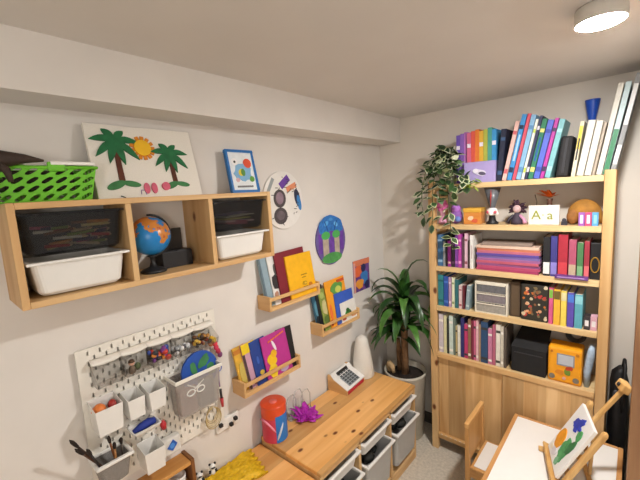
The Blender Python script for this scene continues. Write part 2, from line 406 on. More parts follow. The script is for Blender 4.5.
def palm(cx, cy, sc, bx, by):
    it = [([(bx-.009*sc, by), (bx+.011*sc, by), (cx+.006*sc, cy), (cx-.008*sc, cy)], BR, .004)]
    for a, l in ((158, .085), (118, .075), (62, .07), (18, .085), (-28, .08), (205, .075), (-72, .065), (244, .065)):
        it.append((leafpoly(cx, cy, R(a), l*sc, .0125*sc), G1, .005))
    it.append((ell(bx-.02*sc, by-.002, .032*sc, .013*sc, .35), G2, .004)); it.append((ell(bx+.03*sc, by+.002, .03*sc, .010*sc, -.2), G2, .004))
    return it
relief('left_palm', cvs, palm(-.106, .214, 1.06, -.110, .05))
relief('right_palm', cvs, palm(.088, .176, .95, .090, .046))
SX, SY = -.012, .192
sun = [(ell(SX, SY, .031), YL, .0065)]
for i in range(13): a = 2*PI*i/13; sun.insert(0, (stroke((SX+.027*math.cos(a), SY+.027*math.sin(a)), (SX+.046*math.cos(a), SY+.046*math.sin(a)), .013), OR, .004))
relief('sun', cvs, sun)
PKc = col('#cf5f78', .7, noise=.15)
relief('flip_flops', cvs, [(ell(-.028, .034, .011, .021), PKc, .005), (ell(.0, .034, .011, .021), PKc, .005), (ell(.046, .04, .016), PKc, .0075)])
sq = col('#8f7aa8', .8)
relief('small_marks', cvs, [(stroke((-.052, .012), (-.05, .028), .002), sq), (stroke((-.05, .028), (-.036, .026), .002), sq), (stroke((-.036, .026), (-.034, .01), .002), sq), (stroke((-.125, .008), (-.11, .0015), .003), M_black)])

# blue framed picture
t = thing('framed_picture', 'small blue framed ball picture standing on the right end of the wall shelf', 'picture', (.085, -1.339, WZ1+.001))
w, h = .079, .208; ln = -R(11)
BL = col('#1c6fb8', .4, noise=.03)
k = MB()
for a, b in (((-.014, -w, 0), (.004, w, .012)), ((-.014, -w, h-.012), (.004, w, h)), ((-.014, -w, .012), (.004, -w+.012, h-.012)), ((-.014, w-.012, .012), (.004, w, h-.012))): k.box(a, b, BL)
k.build('frame', t, rot=(0, ln, 0), bevel=.002)
k = MB(); k.box((-.012, -w+.012, .012), (0, w-.012, h-.012), col('#e6ecef', .6)); o = k.build('print', t, rot=(0, ln, 0))
LBm = col('#7fb2d8', .6); it = [(ell(0, .098, .05, .042, .1, 20, .25), LBm), (ell(-.038, .148, .017), col('#f4f4f4')), (ell(-.038, .148, .007, n=5), M_black), (ell(.034, .142, .023), col('#e0502a')), (ell(-.008, .098, .02, .016, .6), col('#dcc42a')), (ell(.0, .098, .012, .018), col('#4c8a3a')), (ell(.046, .066, .014), col('#5a9a30')), (ell(-.036, .062, .01), col('#d8b0b4'))]
for i in range(8): it.append((rect(-.045+i*.0115, .026, -.036+i*.0115, .034), col('#77777a')))
relief('ball_design', t, it, rot=(0, ln, 0))

# ================================================================== wall art
def wall_frame(y, z, x=.0): return ((x, y, z), (0, 1, 0), (0, 0, 1), (1, 0, 0))
def round_art(name, label, y, z, ry, rz, face, items, edge='#efece6'):
    t = thing(name, label, 'wall art', (0.001, y, z))
    k = MB(); k.loft([[(0.001, p[0], p[1]) for p in ell(0, 0, ry, rz, n=40)], [(.010, p[0], p[1]) for p in ell(0, 0, ry, rz, n=40)]], face); k.build('disc', t, bevel=.002)
    k = MB()
    for i, it in enumerate(items): k.sheet(it[0], it[1], ((.0102, 0, 0), (0, 1, 0), (0, 0, 1), (1, 0, 0)), .0008, .00004*i)
    k.build('painting', t); return t
VI = col('#6b3fa0', .6, noise=.2); GR = col('#4d4648', .7, noise=.3, scale=90)
g = random.Random(11)
it = [(stroke((-.02, .075), (.045, .125), .04), VI), (stroke((.025, .055), (.10, .085), .03), col('#e2936a', .6)), (ell(.105, .01, .022, .05, .2), col('#2a2f4a')), (ell(.118, -.02, .016, .045, .2), col('#3a80c0')),
      (ell(-.03, .01, .045, .05), GR), (ell(-.03, .012, .028, .034), col('#8d7684', .7, noise=.2)), (ell(-.03, -.085, .05, .046), GR), (ell(-.03, -.082, .03, .026), col('#6c5f66', .7, noise=.2)), (stroke((-.11, .05), (-.07, .12), .02), col('#9aa0a0'))]
for i in range(34):
    a = g.uniform(0, 2*PI); r = g.uniform(.35, .93); p = (.14*r*math.cos(a), .155*r*math.sin(a)); q = (p[0]+g.uniform(-.022, .022), p[1]+g.uniform(-.012, .012))
    if math.hypot(q[0]/.14, q[1]/.155) < .95 and abs(p[0]-q[0])+abs(p[1]-q[1]) > .004: it.append((stroke(p, q, .004), GR))
round_art('round_drawing', 'round white drawing with a purple stroke on the wall beside the long shelf', -1.035, 1.765, .148, .160, col('#e6e3de', .7, noise=.03), it)
TEAL = col('#2f74c0', .6, noise=.25, scale=60)
it = [(ell(0, .085, .125, .075, 0, 24, .12, 4), TEAL), (rect(-.125, -.075, -.09, .05), VI), (rect(-.02, -.09, .025, .06), VI), (rect(.085, -.075, .125, .05), VI),
      (rect(-.085, -.095, -.03, .04), col('#b7a898', .7, noise=.15)), (rect(.03, -.095, .08, .04), col('#b7a898', .7, noise=.15)), (ell(-.055, .035, .042, .026), col('#4fae5c')), (ell(.05, .035, .04, .026), col('#4fae5c')),
      (ell(0, -.115, .10, .035), col('#4f9a52', .7, noise=.2)), (ell(-.045, .11, .022, .014, .6), col('#5aa6e0')), (ell(.05, .10, .022, .014, -.6), col('#6ab4e8')), (ell(.0, .135, .02, .01), col('#4a96d8'))]
for s in (-1, 1):
    it.append((stroke((s*.03, .06), (s*.06, .125), .008), col('#174a92')))
round_art('round_painting', 'round painting of blue treetops with violet trunks on the left wall', -.642, 1.488, .148, .158, col('#6a5a9a', .6, noise=.2), it)
t = thing('wall_poster', 'small purple and orange poster on the wall above the potted plant', 'poster', (.001, -.313, 1.187))
k = MB(); k.box((0, -.1, -.115), (.003, .1, .115), col('#6a3f8a', .5, noise=.35, scale=22)); k.build('sheet', t)
it = [(rect(-.1, .075, .1, .115), col('#e0805a')), (ell(-.045, .035, .05, .04, .3, 16, .3), col('#e56a3c')), (ell(.03, -.02, .045, .05, 0, 16, .3), col('#3c7fc4')), (ell(-.03, -.06, .05, .035, 0, 14, .3), col('#e89a3a')), (ell(.06, -.08, .03, .03, 0, 14, .3), col('#28285a')), (ell(.02, .05, .03, .03), col('#28285a')), (rect(-.1, -.115, -.08, .1), col('#d9a09a'))]
relief('design', t, it, frame=((.003, 0, 0), (0, 1, 0), (0, 0, 1), (1, 0, 0)))

# ================================================================== wall racks with books
RL, RD, RH = .3875, .0997, .0758
def rack(y, z, label):
    t = thing('wall_rack', label, 'wall rack', (.0005, y, z), group='pine wall racks for picture books')
    e = .014
    for s in (0, RL-e): part_box('end_panel', (0, s, 0), (RD, s+e, RH), P('x'), t, .002)
    part_box('bottom_board', (0, e, 0), (RD, RL-e, .012), P('y'), t, .0015)
    part_box('front_rail', (RD-.01, e, RH-.024), (RD, RL-e, RH-.006), P('y'), t, .0015)
    part_box('front_lip', (RD-.01, e, .012), (RD, RL-e, .022), P('y'), t, .001)
    part_box('back_rail', (0, e, RH-.02), (.008, RL-e, RH), P('y'), t, .0015)
    return t
RA = (-1.2649, 1.2032); RB = (-.8782, .9331); RC = (-1.4631, .8272)
rack(*RA, 'pine wall rack with the large yellow book, under the long wall shelf')
rack(*RB, 'pine wall rack nearest the corner plant, below the round tree painting')
rack(*RC, 'lowest pine wall rack holding the magenta picture book')
def face_book(label, y0, y1, z, h, xb, xt, th, cover, art=None, group=None, roll=0, spine=None):
    """book standing face out, leaning back on the wall. xb/xt: x of the back cover at the bottom and at the top"""
    yc = (y0+y1)/2
    t = thing('picture_book', label, 'book', (xb, yc, z+.0005), group=group)
    lean = math.atan2(xt-xb, h); w = (y1-y0)/2
    rot = (R(roll), lean, 0)
    k = MB(); k.box((0, -w, 0), (.002, w, h), cover); k.box((th-.002, -w, 0), (th, w, h), cover); k.box((.002, -w, 0), (th-.002, -w+.002, h), spine or cover)
    cov = k.build('cover', t, rot=rot, bevel=.0008)
    k = MB(); k.box((.0022, -w+.002, .002), (th-.0022, w-.002, h-.003), M_paper); k.build('pages', t, rot=rot)
    if art: relief('cover_design', cov, art(w, h), frame=((th, 0, 0), (0, 1, 0), (0, 0, 1), (1, 0, 0)))
    return t
zA = RA[1]+.012; zB = RB[1]+.012; zC = RC[1]+.012
face_book('pale blue book at the left end of the rack with the yellow book', -1.245, -1.13, zA, .258, .045, .006, .012, col('#8fa5b0', .5), lambda w, h: [(rect(-w, 0, -w+.012, h), col('#5f7480'))], 'books in the upper left rack', 3)
face_book('white book with dark drawings behind the maroon book', -1.195, -1.06, zA, .262, .058, .02, .007, col('#e4e2de', .5), lambda w, h: [(ell(-w+.03, h*.45, .022, .045, .2, 12, .5), col('#2f2a2c')), (ell(-w+.02, h*.2, .014, .02, 0, 10, .4), col('#b98a70')), (ell(-w+.04, h*.72, .01, .03), col('#55504e'))], 'books in the upper left rack', 2.5)
face_book('tall maroon book behind the yellow book', -1.155, -.93, zA, .275, .066, .029, .009, col('#7c1f2c', .5), None, 'books in the upper left rack', 2)
def yart(w, h):
    m = col('#b9921c'); it = []
    for i in range(6): it.append((stroke((-.005+i*.008, h*.50+.004*(i % 2)), (.004+i*.008, h*.5), .0025), col('#8a6a1a')))
    for i in range(4): it.append((stroke((.0+i*.008, h*.44), (.007+i*.008, h*.445), .002), col('#8a6a1a')))
    it += [(ell(.015, h*.3, .017, .012, 0, 12, .3), m), (ell(.02, h*.3, .008, .006), col('#e9bd3a')), (ell(.06, h*.24, .014, .011), col('#c47a1c')), (stroke((0, h*.22), (.035, h*.215), .0025), col('#8a6a1a'))]
    return it
face_book('large bright yellow picture book facing out in its rack', -1.095, -.89, zA, .245, .0765, .042, .010, col('#f0b41c', .45), yart, 'books in the upper left rack', 1)
face_book('dark teal book at the left end of the corner rack', -.862, -.79, zB, .245, .045, .006, .010, col('#2e5a70', .5), lambda w, h: [(ell(0-.01, h*.6, .02, .05, 0, 10, .4), col('#5d93a8')), (ell(-.02, h*.25, .015, .04, 0, 10, .4), col('#17242e'))], 'books in the corner rack', 3)
face_book('black book beside the dark teal book in the corner rack', -.838, -.77, zB, .285, .057, .015, .007, col('#1f2226', .5), lambda w, h: [(ell(0, h*.85, .02, .03), col('#4a90a8'))], 'books in the corner rack', 2)
face_book('olive green book with pale patches in the corner rack', -.815, -.68, zB, .262, .066, .026, .006, col('#8a9a4c', .5, noise=.25), lambda w, h: [(ell(-w+.03, h*.55, .02, .05, 0, 12, .4), col('#c7c08a')), (ell(-w+.03, h*.25, .02, .03, 0, 12, .4), col('#5f7a3a')), (ell(-w+.025, h*.85, .018, .02), col('#a7b76a'))], 'books in the corner rack', 3)
def oart(w, h):
    return [(ell(.01, h*.78, .06, .045, 0, 14, .3), col('#5c9a4a')), (ell(.02, h*.76, .03, .022), col('#c8d060')), (ell(-w+.02, h*.35, .012, .05), col('#e8763a')), (rect(.02, h-.03, w-.006, h-.012), col('#c9502a')), (ell(-w+.012, h*.12, .01, .02), col('#a83a22'))]
face_book('tall orange book with a green shape behind the blue one', -.765, -.565, zB, .298, .073, .033, .007, col('#eea02c', .5), oart, 'books in the corner rack', 2)
face_book('blue book behind the white caterpillar picture', -.708, -.515, zB, .205, .0805, .055, .004, col('#3a5fc0', .5), None, 'books in the corner rack', 0)
def cart(w, h):
    return [(ell(-.01, h*.42, .03, .022, .2), col('#3d8a3c')), (ell(-.012, h*.55, .016, .016), col('#2b5a2a')), (ell(.012, h*.4, .012, .012), col('#1f3a1e')), (ell(.05, h*.2, .03, .008), col('#d8a070')), (ell(-.055, h*.2, .02, .008), col('#b85a4a'))]
face_book('white picture book with a green creature at the front of the corner rack', -.668, -.505, zB, .135, .0858, .071, .0035, col('#e8e6e0', .5), cart, 'books in the corner rack', 1)
face_book('mustard yellow book at the left end of the lowest rack', -1.445, -1.37, zC, .222, .050, .010, .012, col('#d8a83a', .5, noise=.2), lambda w, h: [(ell(-w+.03, h*.4, .02, .06, 0, 12, .4), col('#c9b45a')), (rect(-w, h*.85, w, h*.95), col('#c47a2a'))], 'books in the lowest rack', 4)
face_book('pink book with a yellow top band in the lowest rack', -1.405, -1.325, zC, .228, .062, .022, .008, col('#c79ab0', .5), lambda w, h: [(rect(-w, h*.78, w, h), col('#e8c81e')), (rect(-w, 0, -w+.012, h*.78), col('#4a3a3a')), (ell(-w+.04, h*.12, .014, .015), col('#7a3a2a'))], 'books in the lowest rack', 3.5)
face_book('dark blue book left of the magenta book', -1.36, -1.26, zC, .228, .07, .03, .007, col('#23408c', .5), lambda w, h: [(ell(-w+.04, h*.25, .014, .012), col('#d0b040')), (ell(-w+.03, h*.55, .008, .02), col('#3d62b8'))], 'books in the lowest rack', 3)
face_book('black book peeping out behind the magenta book', -1.2, -1.085, zC, .232, .0775, .0365, .003, col('#1c1a1e', .5), None, 'books in the lowest rack', -1)
def mart(w, h):
    it = [(ell(-.04, h*.42, .03, .035, .3, 16, .25), col('#eec020')), (ell(-.022, h*.55, .02, .02), col('#e8b020')), (ell(-.045, h*.18, .028, .04, 0, 14, .2), col('#e9c62a')), (ell(-.01, h*.72, .008, .03, .3), col('#e8e0e8')), (ell(.03, h*.12, .03, .02), col('#b8a0c0'))]
    for i in range(7): it.append((stroke((-.045+i*.017, h*.84+.003*i), (-.032+i*.017, h*.86+.003*i), .007), col('#e8803a')))
    return it
face_book('magenta picture book with a yellow figure in the lowest rack', -1.30, -1.125, zC, .230, .0815, .041, .007, col('#b8358c', .45), mart, 'books in the lowest rack', 2)

# ================================================================== pegboard with holders
PY, PZ, PS = -2.0912, .7304, .556
t = thing('pegboard', 'white square pegboard with slots hung on the left wall', 'pegboard', (.016, PY, PZ))
k = MB(); n = 27
hole = [(.34, .12), (.5, .05), (.66, .12), (.66, .5), (.66, .88), (.5, .95), (.34, .88), (.34, .5)]
Mp = col('#e8e4da', .5, noise=.01)
mg = .008
perforated(k, n, n, lambda u, v: (0, mg+u*(PS-2*mg), mg+v*(PS-2*mg)), hole, Mp, lambda i, j: (i+j) % 2 == 0 or i in (0, n-1) or j == 0)
o_ = rect(0, 0, PS, PS); i_ = rect(mg, mg, PS-mg, PS-mg)
k.add([(0, p[0], p[1]) for p in o_+i_], [(q, (q+1) % 4, 4+(q+1) % 4, 4+q) for q in range(4)], Mp)
o = k.build('perforated_panel', t); md = o.modifiers.new('thickness', 'SOLIDIFY'); md.thickness = .006; md.offset = 0
for yy in (.05, PS-.05):
    for zz in (.05, PS-.05):
        k = MB(); k.push(Matrix.Translation((-.0155, yy, zz)) @ Matrix.Rotation(R(90), 4, 'Y')); k.lathe([(.009, 0), (.009, .013)], Mp, 12); k.build('spacer', t)
BX = .0195     # board front
# scalloped trays
M_tray = col('#6f675f', .35, noise=.03, alpha=.16, name='shade_tinted_plastic')  # clear plastic tinted grey to stand in for shade below the hoods
tray_y = [-2.055+.0985*i for i in range(5)]; tw = .098
tlab = ['leftmost scalloped tray on the pegboard, empty', 'second scalloped pegboard tray from the left holding a small figurine', 'middle scalloped pegboard tray holding colourful bits', 'fourth scalloped pegboard tray from the left holding clear glass bits', 'rightmost scalloped pegboard tray holding brown beads']
for y, lb in zip(tray_y, tlab):
    t = thing('peg_tray', lb, 'tray', (BX, y, 1.150), group='scalloped trays along the top of the pegboard')
    # hood: white plate hung from the top slots with a curved lower edge curling outward
    k = MB(); N = 14; A = []; B = []
    for i in range(N+1):
        u = i/N; drop = .010 + .008*math.sin(PI*u)**.7
        A.append((.0012, u*tw, .092)); B.append((.030, u*tw, .092-drop-.003))
    rings = []
    for s in range(5):
        q = s/4; rings.append([(a[0]+(b[0]-a[0])*math.sin(q*PI/2), a[1], a[2]+(b[2]-a[2])*(1-math.cos(q*PI/2))) for a, b in zip(A, B)])
    k.loft(rings, Mp, False, True, closed=False); o = k.build('hood', t); md = o.modifiers.new('thickness', 'SOLIDIFY'); md.thickness = .0025; md.offset = 1
    k = MB(); bt = .004
    prof = [(.001, .078), (.001, .0), (.06, .0), (.07, .028)]
    k.loft([[(x, .002, z) for x, z in prof], [(x, tw-.002, z) for x, z in prof]], M_tray, False, False, closed=False)
    for yy in (.002, tw-.002): k.add([(.001, yy, 0), (.06, yy, 0), (.07, yy, .028), (.001, yy, .078)], [(0, 1, 2, 3)], M_tray)
    o = k.build('tray_body', t); md = o.modifiers.new('thickness', 'SOLIDIFY'); md.thickness = .0018; md.offset = 0
def blobs(name, label, cat, cx, cy, cz, spread, n, cols, r, seed, group=None):
    g = random.Random(seed); k = MB()
    for i in range(n):
        k.ball((g.uniform(-1, 1)*spread[0], g.uniform(-1, 1)*spread[1], r+g.random()*spread[2]), (r*g.uniform(.7, 1.3), r*g.uniform(.7, 1.3), r*g.uniform(.7, 1.2)), col(cols[i % len(cols)], .45), 8, 6)
    return tag(k.build(name, None, (cx, cy, cz)), label, cat, group)
k = MB(); sk = col('#d8a890', .6); k.lathe([(.012, 0), (.014, .01), (.008, .026), (.002, .03)], col('#6a5a4a', .7), 12); k.ball((0, 0, .04), .0115, sk, 12, 8); k.lathe([(.012, .042), (.009, .05), (.002, .054)], col('#4a3420'), 12); k.ball((.0, .02, .018), (.009, .012, .016), col('#4f5a3a', .7), 10, 7)
tag(k.build('figurine', None, (BX+.035, -1.925, 1.152)), 'small pink headed figurine in the second pegboard tray', 'figurine')
blobs('toy_bits', 'red, blue and orange toy bits in the middle pegboard tray', 'toys', BX+.034, -1.822, 1.152, (.018, .036, .04), 22, ['#c43a2a', '#3a4f9a', '#e08a3a', '#7a3a8a', '#2f2f3a', '#2a2a30'], .011, 2)
blobs('glass_bits', 'clear and silver glass bits in the fourth pegboard tray', 'beads', BX+.034, -1.725, 1.152, (.016, .034, .026), 14, ['#cfd2d4', '#9a9ea2', '#e4e4e4', '#5a5a60'], .009, 3)
blobs('bead_pile', 'brown and amber beads in the rightmost pegboard tray', 'beads', BX+.034, -1.63, 1.152, (.018, .038, .042), 26, ['#6a4426', '#b8823a', '#8a3a2a', '#3a2a20', '#d8b04a'], .009, 4)

def peg_cup(label, y0, y1, z0, z1, depth, m=M_whitepl, group='white cups on the pegboard'):
    t = thing('peg_cup', label, 'cup', (BX, (y0+y1)/2, z0), group=group)
    w = (y1-y0)/2; h = z1-z0
    def rg(i, z, g): 
        return [(.002+i, -w*g+i, z), (depth*(.5+.5*g)-i, -w*g+i, z), (depth*(.5+.5*g)-i, w*g-i, z), (.002+i, w*g-i, z)]
    def rg2(i, z, g, dz):
        r = rg(i, z, g); return [(r[0][0], r[0][1], z+dz), r[1], r[2], (r[3][0], r[3][1], z+dz)]
    k = MB(); k.loft([rg(0, 0, .86), rg2(0, h, 1, .012), rg2(.0022, h, 1, .012), rg(.0022, .003, .86)], m); k.build('cup_body', t, bevel=.0015)
    k = MB(); k.box((-.006, -.008, h-.012), (.002, .008, h-.004), m); k.build('hook', t)
    return t
peg_cup('larger white cup with orange and red things at the left of the pegboard', -2.078, -1.988, .985, 1.083, .088)
peg_cup('empty white cup in the middle of the three on the pegboard', -1.970, -1.908, .988, 1.068, .080)
peg_cup('empty white cup right of the other two, beside the clear container', -1.893, -1.827, .986, 1.064, .080)
peg_cup('white cup at the bottom of the pegboard above the wooden ledge', -1.938, -1.858, .742, .832, .085)
blobs('orange_toy', 'orange ball lying in the larger white pegboard cup', 'toy', BX+.045, -2.055, 1.046, (.004, .004, .004), 3, ['#e8823a'], .019, 5)
blobs('red_cloth', 'dark red cloth ball lying in the larger white pegboard cup', 'toy', BX+.045, -2.012, 1.05, (.003, .003, .004), 3, ['#a8322a'], .017, 6)

# clear container with rim
M_clear = col('#c4bdb6', .25, noise=.02, alpha=.4, name='clear_frosted_plastic')
t = thing('clear_container', 'large frosted plastic container with a white rim hung on the pegboard', 'container', (BX, -1.69, .888))
k = MB(); bin_mesh(k, .002, .098, -.105, .105, 0, .172, M_clear, .012, .002, 0, .004, .015); k.build('container_body', t)
k = MB(); a_, b_ = rect(-.001, -.109, .102, .109), rect(.005, -.102, .095, .102)
k.loft([[(p[0], p[1], .166) for p in b_], [(p[0], p[1], .166) for p in a_], [(p[0], p[1], .182) for p in a_], [(p[0], p[1], .182) for p in b_], [(p[0], p[1], .166) for p in b_]], Mp, False); k.build('rim', t, bevel=.003)
k = MB(); k.box((-.035, -.082, .0), (.015, -.004, .12), col('#8a5a58', .7, noise=.2)); tag(k.build('felt_pouch', None, (.079, -1.69, .892), None, .01), 'reddish pouch inside the frosted container', 'pouch')
k = MB(); k.box((-.035, .004, .0), (.015, .08, .13), col('#5a626c', .7, noise=.2)); tag(k.build('felt_pouch', None, (.079, -1.69, .892), None, .01), 'blue grey pouch inside the frosted container', 'pouch')
k = MB()
for s in (-1, 1): k.tube([(0, s*.022+.018*math.cos(a), .02+.013*math.sin(a)) for a in [2*PI*i/14 for i in range(14)]], .003, M_whitepl, 6, closed=True)
k.tube([(0, -.008, .028), (.0, .04, .055)], .003, M_whitepl, 6); k.tube([(0, .008, .028), (.0, -.035, .06)], .003, M_whitepl, 6)
tag(k.build('scissors', None, (.112, -1.71, .975)), 'white handled scissors inside the frosted container', 'scissors')
k = MB(); k.loft([[(-.006, p[0], p[1]) for p in ell(0, 0, .085, n=36)], [(.006, p[0], p[1]) for p in ell(0, 0, .085, n=36)]], col('#1f4fa8', .6, noise=.15))
for i, pl in enumerate((ell(.02, .035, .035, .02, .7, 14, .3), ell(-.03, .02, .014, .03, .2, 12, .3), ell(.05, -.01, .02, .03, .3, 12, .3))): k.sheet(pl, col('#3c7f4c', .7, noise=.2), ((.006, 0, 0), (0, 1, 0), (0, 0, 1), (1, 0, 0)), .002, .00005*i)
tag(k.build('earth_disc', None, (.075, -1.664, 1.055), (0, R(-6), 0), .001), 'round blue and green earth cutout standing in the frosted container', 'toy')
# toys hanging right of the trays
k = MB(); 
for i, (dy, dz, c) in enumerate(((0, .03, '#e0b02a'), (.012, .02, '#e8c83a'), (.016, .0, '#d83a4a'), (.02, -.02, '#d83a5a'), (.028, -.04, '#b82a4a'), (.036, -.06, '#7a3a6a'), (-.006, .01, '#c8702a'))): k.ball((.016, dy, dz), (.011, .012, .014), col(c, .6), 10, 7)
k.tube([(-.004, 0, .05), (.016, 0, .05), (.018, 0, .035)], .002, M_whitepl, 6)
tag(k.build('hanging_toy', None, (BX+.006, -1.575, 1.13)), 'yellow and red bead toy hanging at the right edge of the pegboard', 'toy')
k = MB(); k.tube([(.01, .014*math.cos(a), .016*math.sin(a)) for a in [2*PI*i/16 for i in range(16)]], .0025, col('#3558b8'), 6, closed=True); k.tube([(.01, -.004, -.015), (.012, -.008, -.06), (.012, -.006, -.09)], .0035, col('#7a5a9a'), 6)
k.tube([(-.004, 0, .012), (.012, 0, .012)], .002, M_whitepl, 6)
tag(k.build('lanyard', None, (BX+.006, -1.548, 1.005)), 'blue lanyard ring hanging below the bead toy', 'lanyard')
k = MB(); k.tube([(.01, 0, .03), (.01, .002, -.015)], .006, M_black, 8); k.tube([(.01, .002, -.015), (.01, .004, -.06)], [.009, .006], col('#b8323a'), 8); k.tube([(-.004, 0, .03), (.01, 0, .03)], .002, M_whitepl, 6)
tag(k.build('hanging_tool', None, (BX+.006, -1.552, .87)), 'small black and red tool hanging on the pegboard right edge', 'tool')
k = MB()
for i in range(5):
    r = .034+.004*i; k.tube([(.008+.003*i, r*.8*math.cos(a), -r+r*math.sin(a)) for a in [2*PI*j/20 for j in range(20)]], .0022, col(['#cbb88a', '#b8a06a', '#d8c8a0'][i % 3]), 5, closed=True)
k.tube([(-.006, 0, 0), (.026, 0, 0), (.027, 0, .008)], .002, M_whitepl, 6)
tag(k.build('rubber_bands', None, (BX+.006, -1.606, .835)), 'beige rubber bands looped on a hook at the lower right of the pegboard', 'rubber bands')
# narrow tray with blue item
t = thing('peg_tray', 'narrow white tray with a blue cloth below the white cups', 'tray', (BX, -1.91, .905))
k = MB(); bin_mesh(k, .002, .075, -.05, .05, 0, .024, M_whitepl, .004, .002, .003, .004, .008); k.build('tray_body', t)
k = MB(); k.tube([(.0, -.042, .012), (.006, -.015, .022), (.0, .02, .022), (.004, .042, .02)], [.008, .015, .017, .011], col('#22378f', .7, noise=.2), 10)
tag(k.build('blue_cloth', None, (BX+.038, -1.91, .907)), 'dark blue rolled cloth lying in the narrow white tray', 'cloth')
k = MB(); k.tube([(.014, 0, .018), (.016, 0, .0), (.015, .003, -.02)], [.006, .013, .009], col('#c02a34', .5), 10); k.tube([(-.004, 0, .016), (.014, 0, .016)], .002, M_whitepl, 6)
tag(k.build('red_tag', None, (BX+.006, -1.832, .878)), 'small red object hanging beside the narrow white tray', 'toy')
# wipes pack
t = thing('wipes_pack', 'white packet with a blue emblem at the bottom edge of the pegboard', 'packet', (BX+.001, -1.812, .736))
k = MB(); k.box((0, -.04, 0), (.035, .04, .075), col('#dcdad4', .6)); k.build('packet', t, bevel=.008)
relief('emblem', t, [([(-.022, .038), (0, .018), (.022, .042), (.006, .066)], col('#1f5fc0')), (ell(0, .042, .01, .012), col('#4a90e0'))], frame=((.035, 0, 0), (0, 1, 0), (0, 0, 1), (1, 0, 0)))
# mesh basket with brushes
t = thing('mesh_basket', 'grey mesh basket with a white rim holding brushes at the pegboard corner', 'basket', (BX, -2.038, .785))
k = MB(); M_mesh = col('#8f8c88', .6, noise=.3, scale=400, alpha=.85)
bin_mesh(k, .002, .09, -.055, .055, 0, .095, M_mesh, .012, .002, 0, .003, .012); k.build('mesh_body', t)
k = MB(); a_, b_ = rect(-.001, -.063, .1, .063), rect(.008, -.051, .085, .051)
k.loft([[(p[0], p[1], .09) for p in b_], [(p[0], p[1], .09) for p in a_], [(p[0], p[1], .102) for p in a_], [(p[0], p[1], .102) for p in b_], [(p[0], p[1], .09) for p in b_]], M_whitepl, False); k.build('rim', t, bevel=.004)
BRL = [((.05, -2.05, .815), (.10, -2.158, 1.03), '#3a2418', 'dark brown'), ((.07, -2.04, .81), (.115, -2.15, 1.00), '#54341f', 'brown'), ((.08, -2.06, .81), (.112, -2.118, .978), '#2a2220', 'black'), ((.06, -2.02, .81), (.09, -2.045, .975), '#7a4a28', 'reddish brown'), ((.085, -2.03, .81), (.112, -2.035, .955), '#9a6a3a', 'tan'), ((.06, -2.0, .81), (.098, -2.008, .95), '#4a4038', 'grey brown')]
for a, b, c, nm in BRL:
    t = thing('paint_brush', f'{nm} paint brush standing in the grey mesh basket', 'brush', a, group='brushes in the mesh basket')
    d = Vector(b)-Vector(a); k = MB(); k.tube([(0, 0, 0), tuple(d*.55), tuple(d*.8)], [.0025, .004, .0035], col(c, .5), 8); k.build('handle', t)
    k = MB(); k.tube([tuple(d*.8), tuple(d*.86), tuple(d*.94), tuple(d)], [.0045, .006, .006, .001], col('#241a14', .9), 8); k.build('bristles', t)

# narrow ledge with end panel below the pegboard
t = thing('wall_ledge', 'narrow wooden wall ledge just below the pegboard', 'wall shelf', (.0005, -2.2, .56))
part_box('ledge_board', (0, 0, .105), (.085, .445, .122), wood('#d9a45e', '#b97c3c', 'y'), t, .002)
part_box('end_panel', (0, .445, 0), (.088, .461, .128), wood('#8a5a30', '#6d4424', 'z'), t, .002)
part_box('end_panel', (0, -.016, 0), (.088, 0, .128), wood('#8a5a30', '#6d4424', 'z'), t, .002)
part_box('bottom_board', (0, 0, 0), (.085, .445, .014), wood('#d9a45e', '#b97c3c', 'y'), t, .002)
k = MB(); k.lathe([(.022, 0), (.03, .008), (.033, .05), (.030, .052), (.02, .012)], M_whitepl, 20); tag(k.build('small_bowl', None, (.045, -1.80, .575)), 'small white bowl inside the wooden ledge below the pegboard', 'bowl')

# wall outlet with plugs
t = thing('wall_outlet', 'white double wall outlet with black plugs right of the pegboard', 'outlet', (.0005, -1.515, .70))
k = MB(); k.box((0, -.065, -.03), (.014, .065, .03), M_whitepl); k.build('outlet_plate', t, bevel=.004)
for y, z in ((-.045, .012), (.012, -.012), (.038, .006)):
    k = MB(); k.box((.014, y-.009, z-.008), (.032, y+.009, z+.008), M_black); k.build('plug', t, bevel=.003)

# ================================================================== benches
BH, BD, BN = .5139, .4408, -.3878
def top_wood(s): return wood('#efba76', '#d99c54', 'y', knots=12, planks=9.5, plank_axis='x', rough=.38, name='varnished_pine', scale=.8)
def bench(label, y0, y1, h, cols, mk):
    t = thing('storage_bench', label, 'storage bench', (0, y0, 0), group='pine storage benches along the left wall')
    L = y1-y0; e = .019; a = .02
    k = MB(); k.box((.016, 0, h-.02), (BD+.004, L, h), top_wood(0)); k.build('top_board', t, bevel=.004)
    part_box('end_panel', (a, 0, 0), (BD, e, h-.02), PK('z'), t); part_box('end_panel', (a, L-e, 0), (BD, L, h-.02), PK('z'), t)
    for q in range(1, cols):
        yy = L*q/cols; part_box('divider', (a, yy-e/2, .055), (BD, yy+e/2, h-.02), PK('z'), t)
    part_box('bottom_board', (a, e, .045), (BD, L-e, .063), PK('y'), t)
    part_box('front_plinth', (BD-.02, e, 0), (BD, L-e, .045), PK('y'), t)
    part_box('top_rail', (BD-.018, e, h-.042), (BD, L-e, h-.02), PK('y'), t)
    part_box('back_panel', (a, e, .063), (a+.006, L-e, h-.042), P('y'), t)
    return t
BL1 = BN-.9423
bench('taller pine storage bench with three columns of bins, nearest the corner', BL1, BN, BH, 3, 1)
bench('lower pine bench on the left with the yellow mat on top', -2.62, -1.338, .482, 4, 0)
M_grey = col('#b4b2ae', .45, noise=.03, name='grey_plastic')
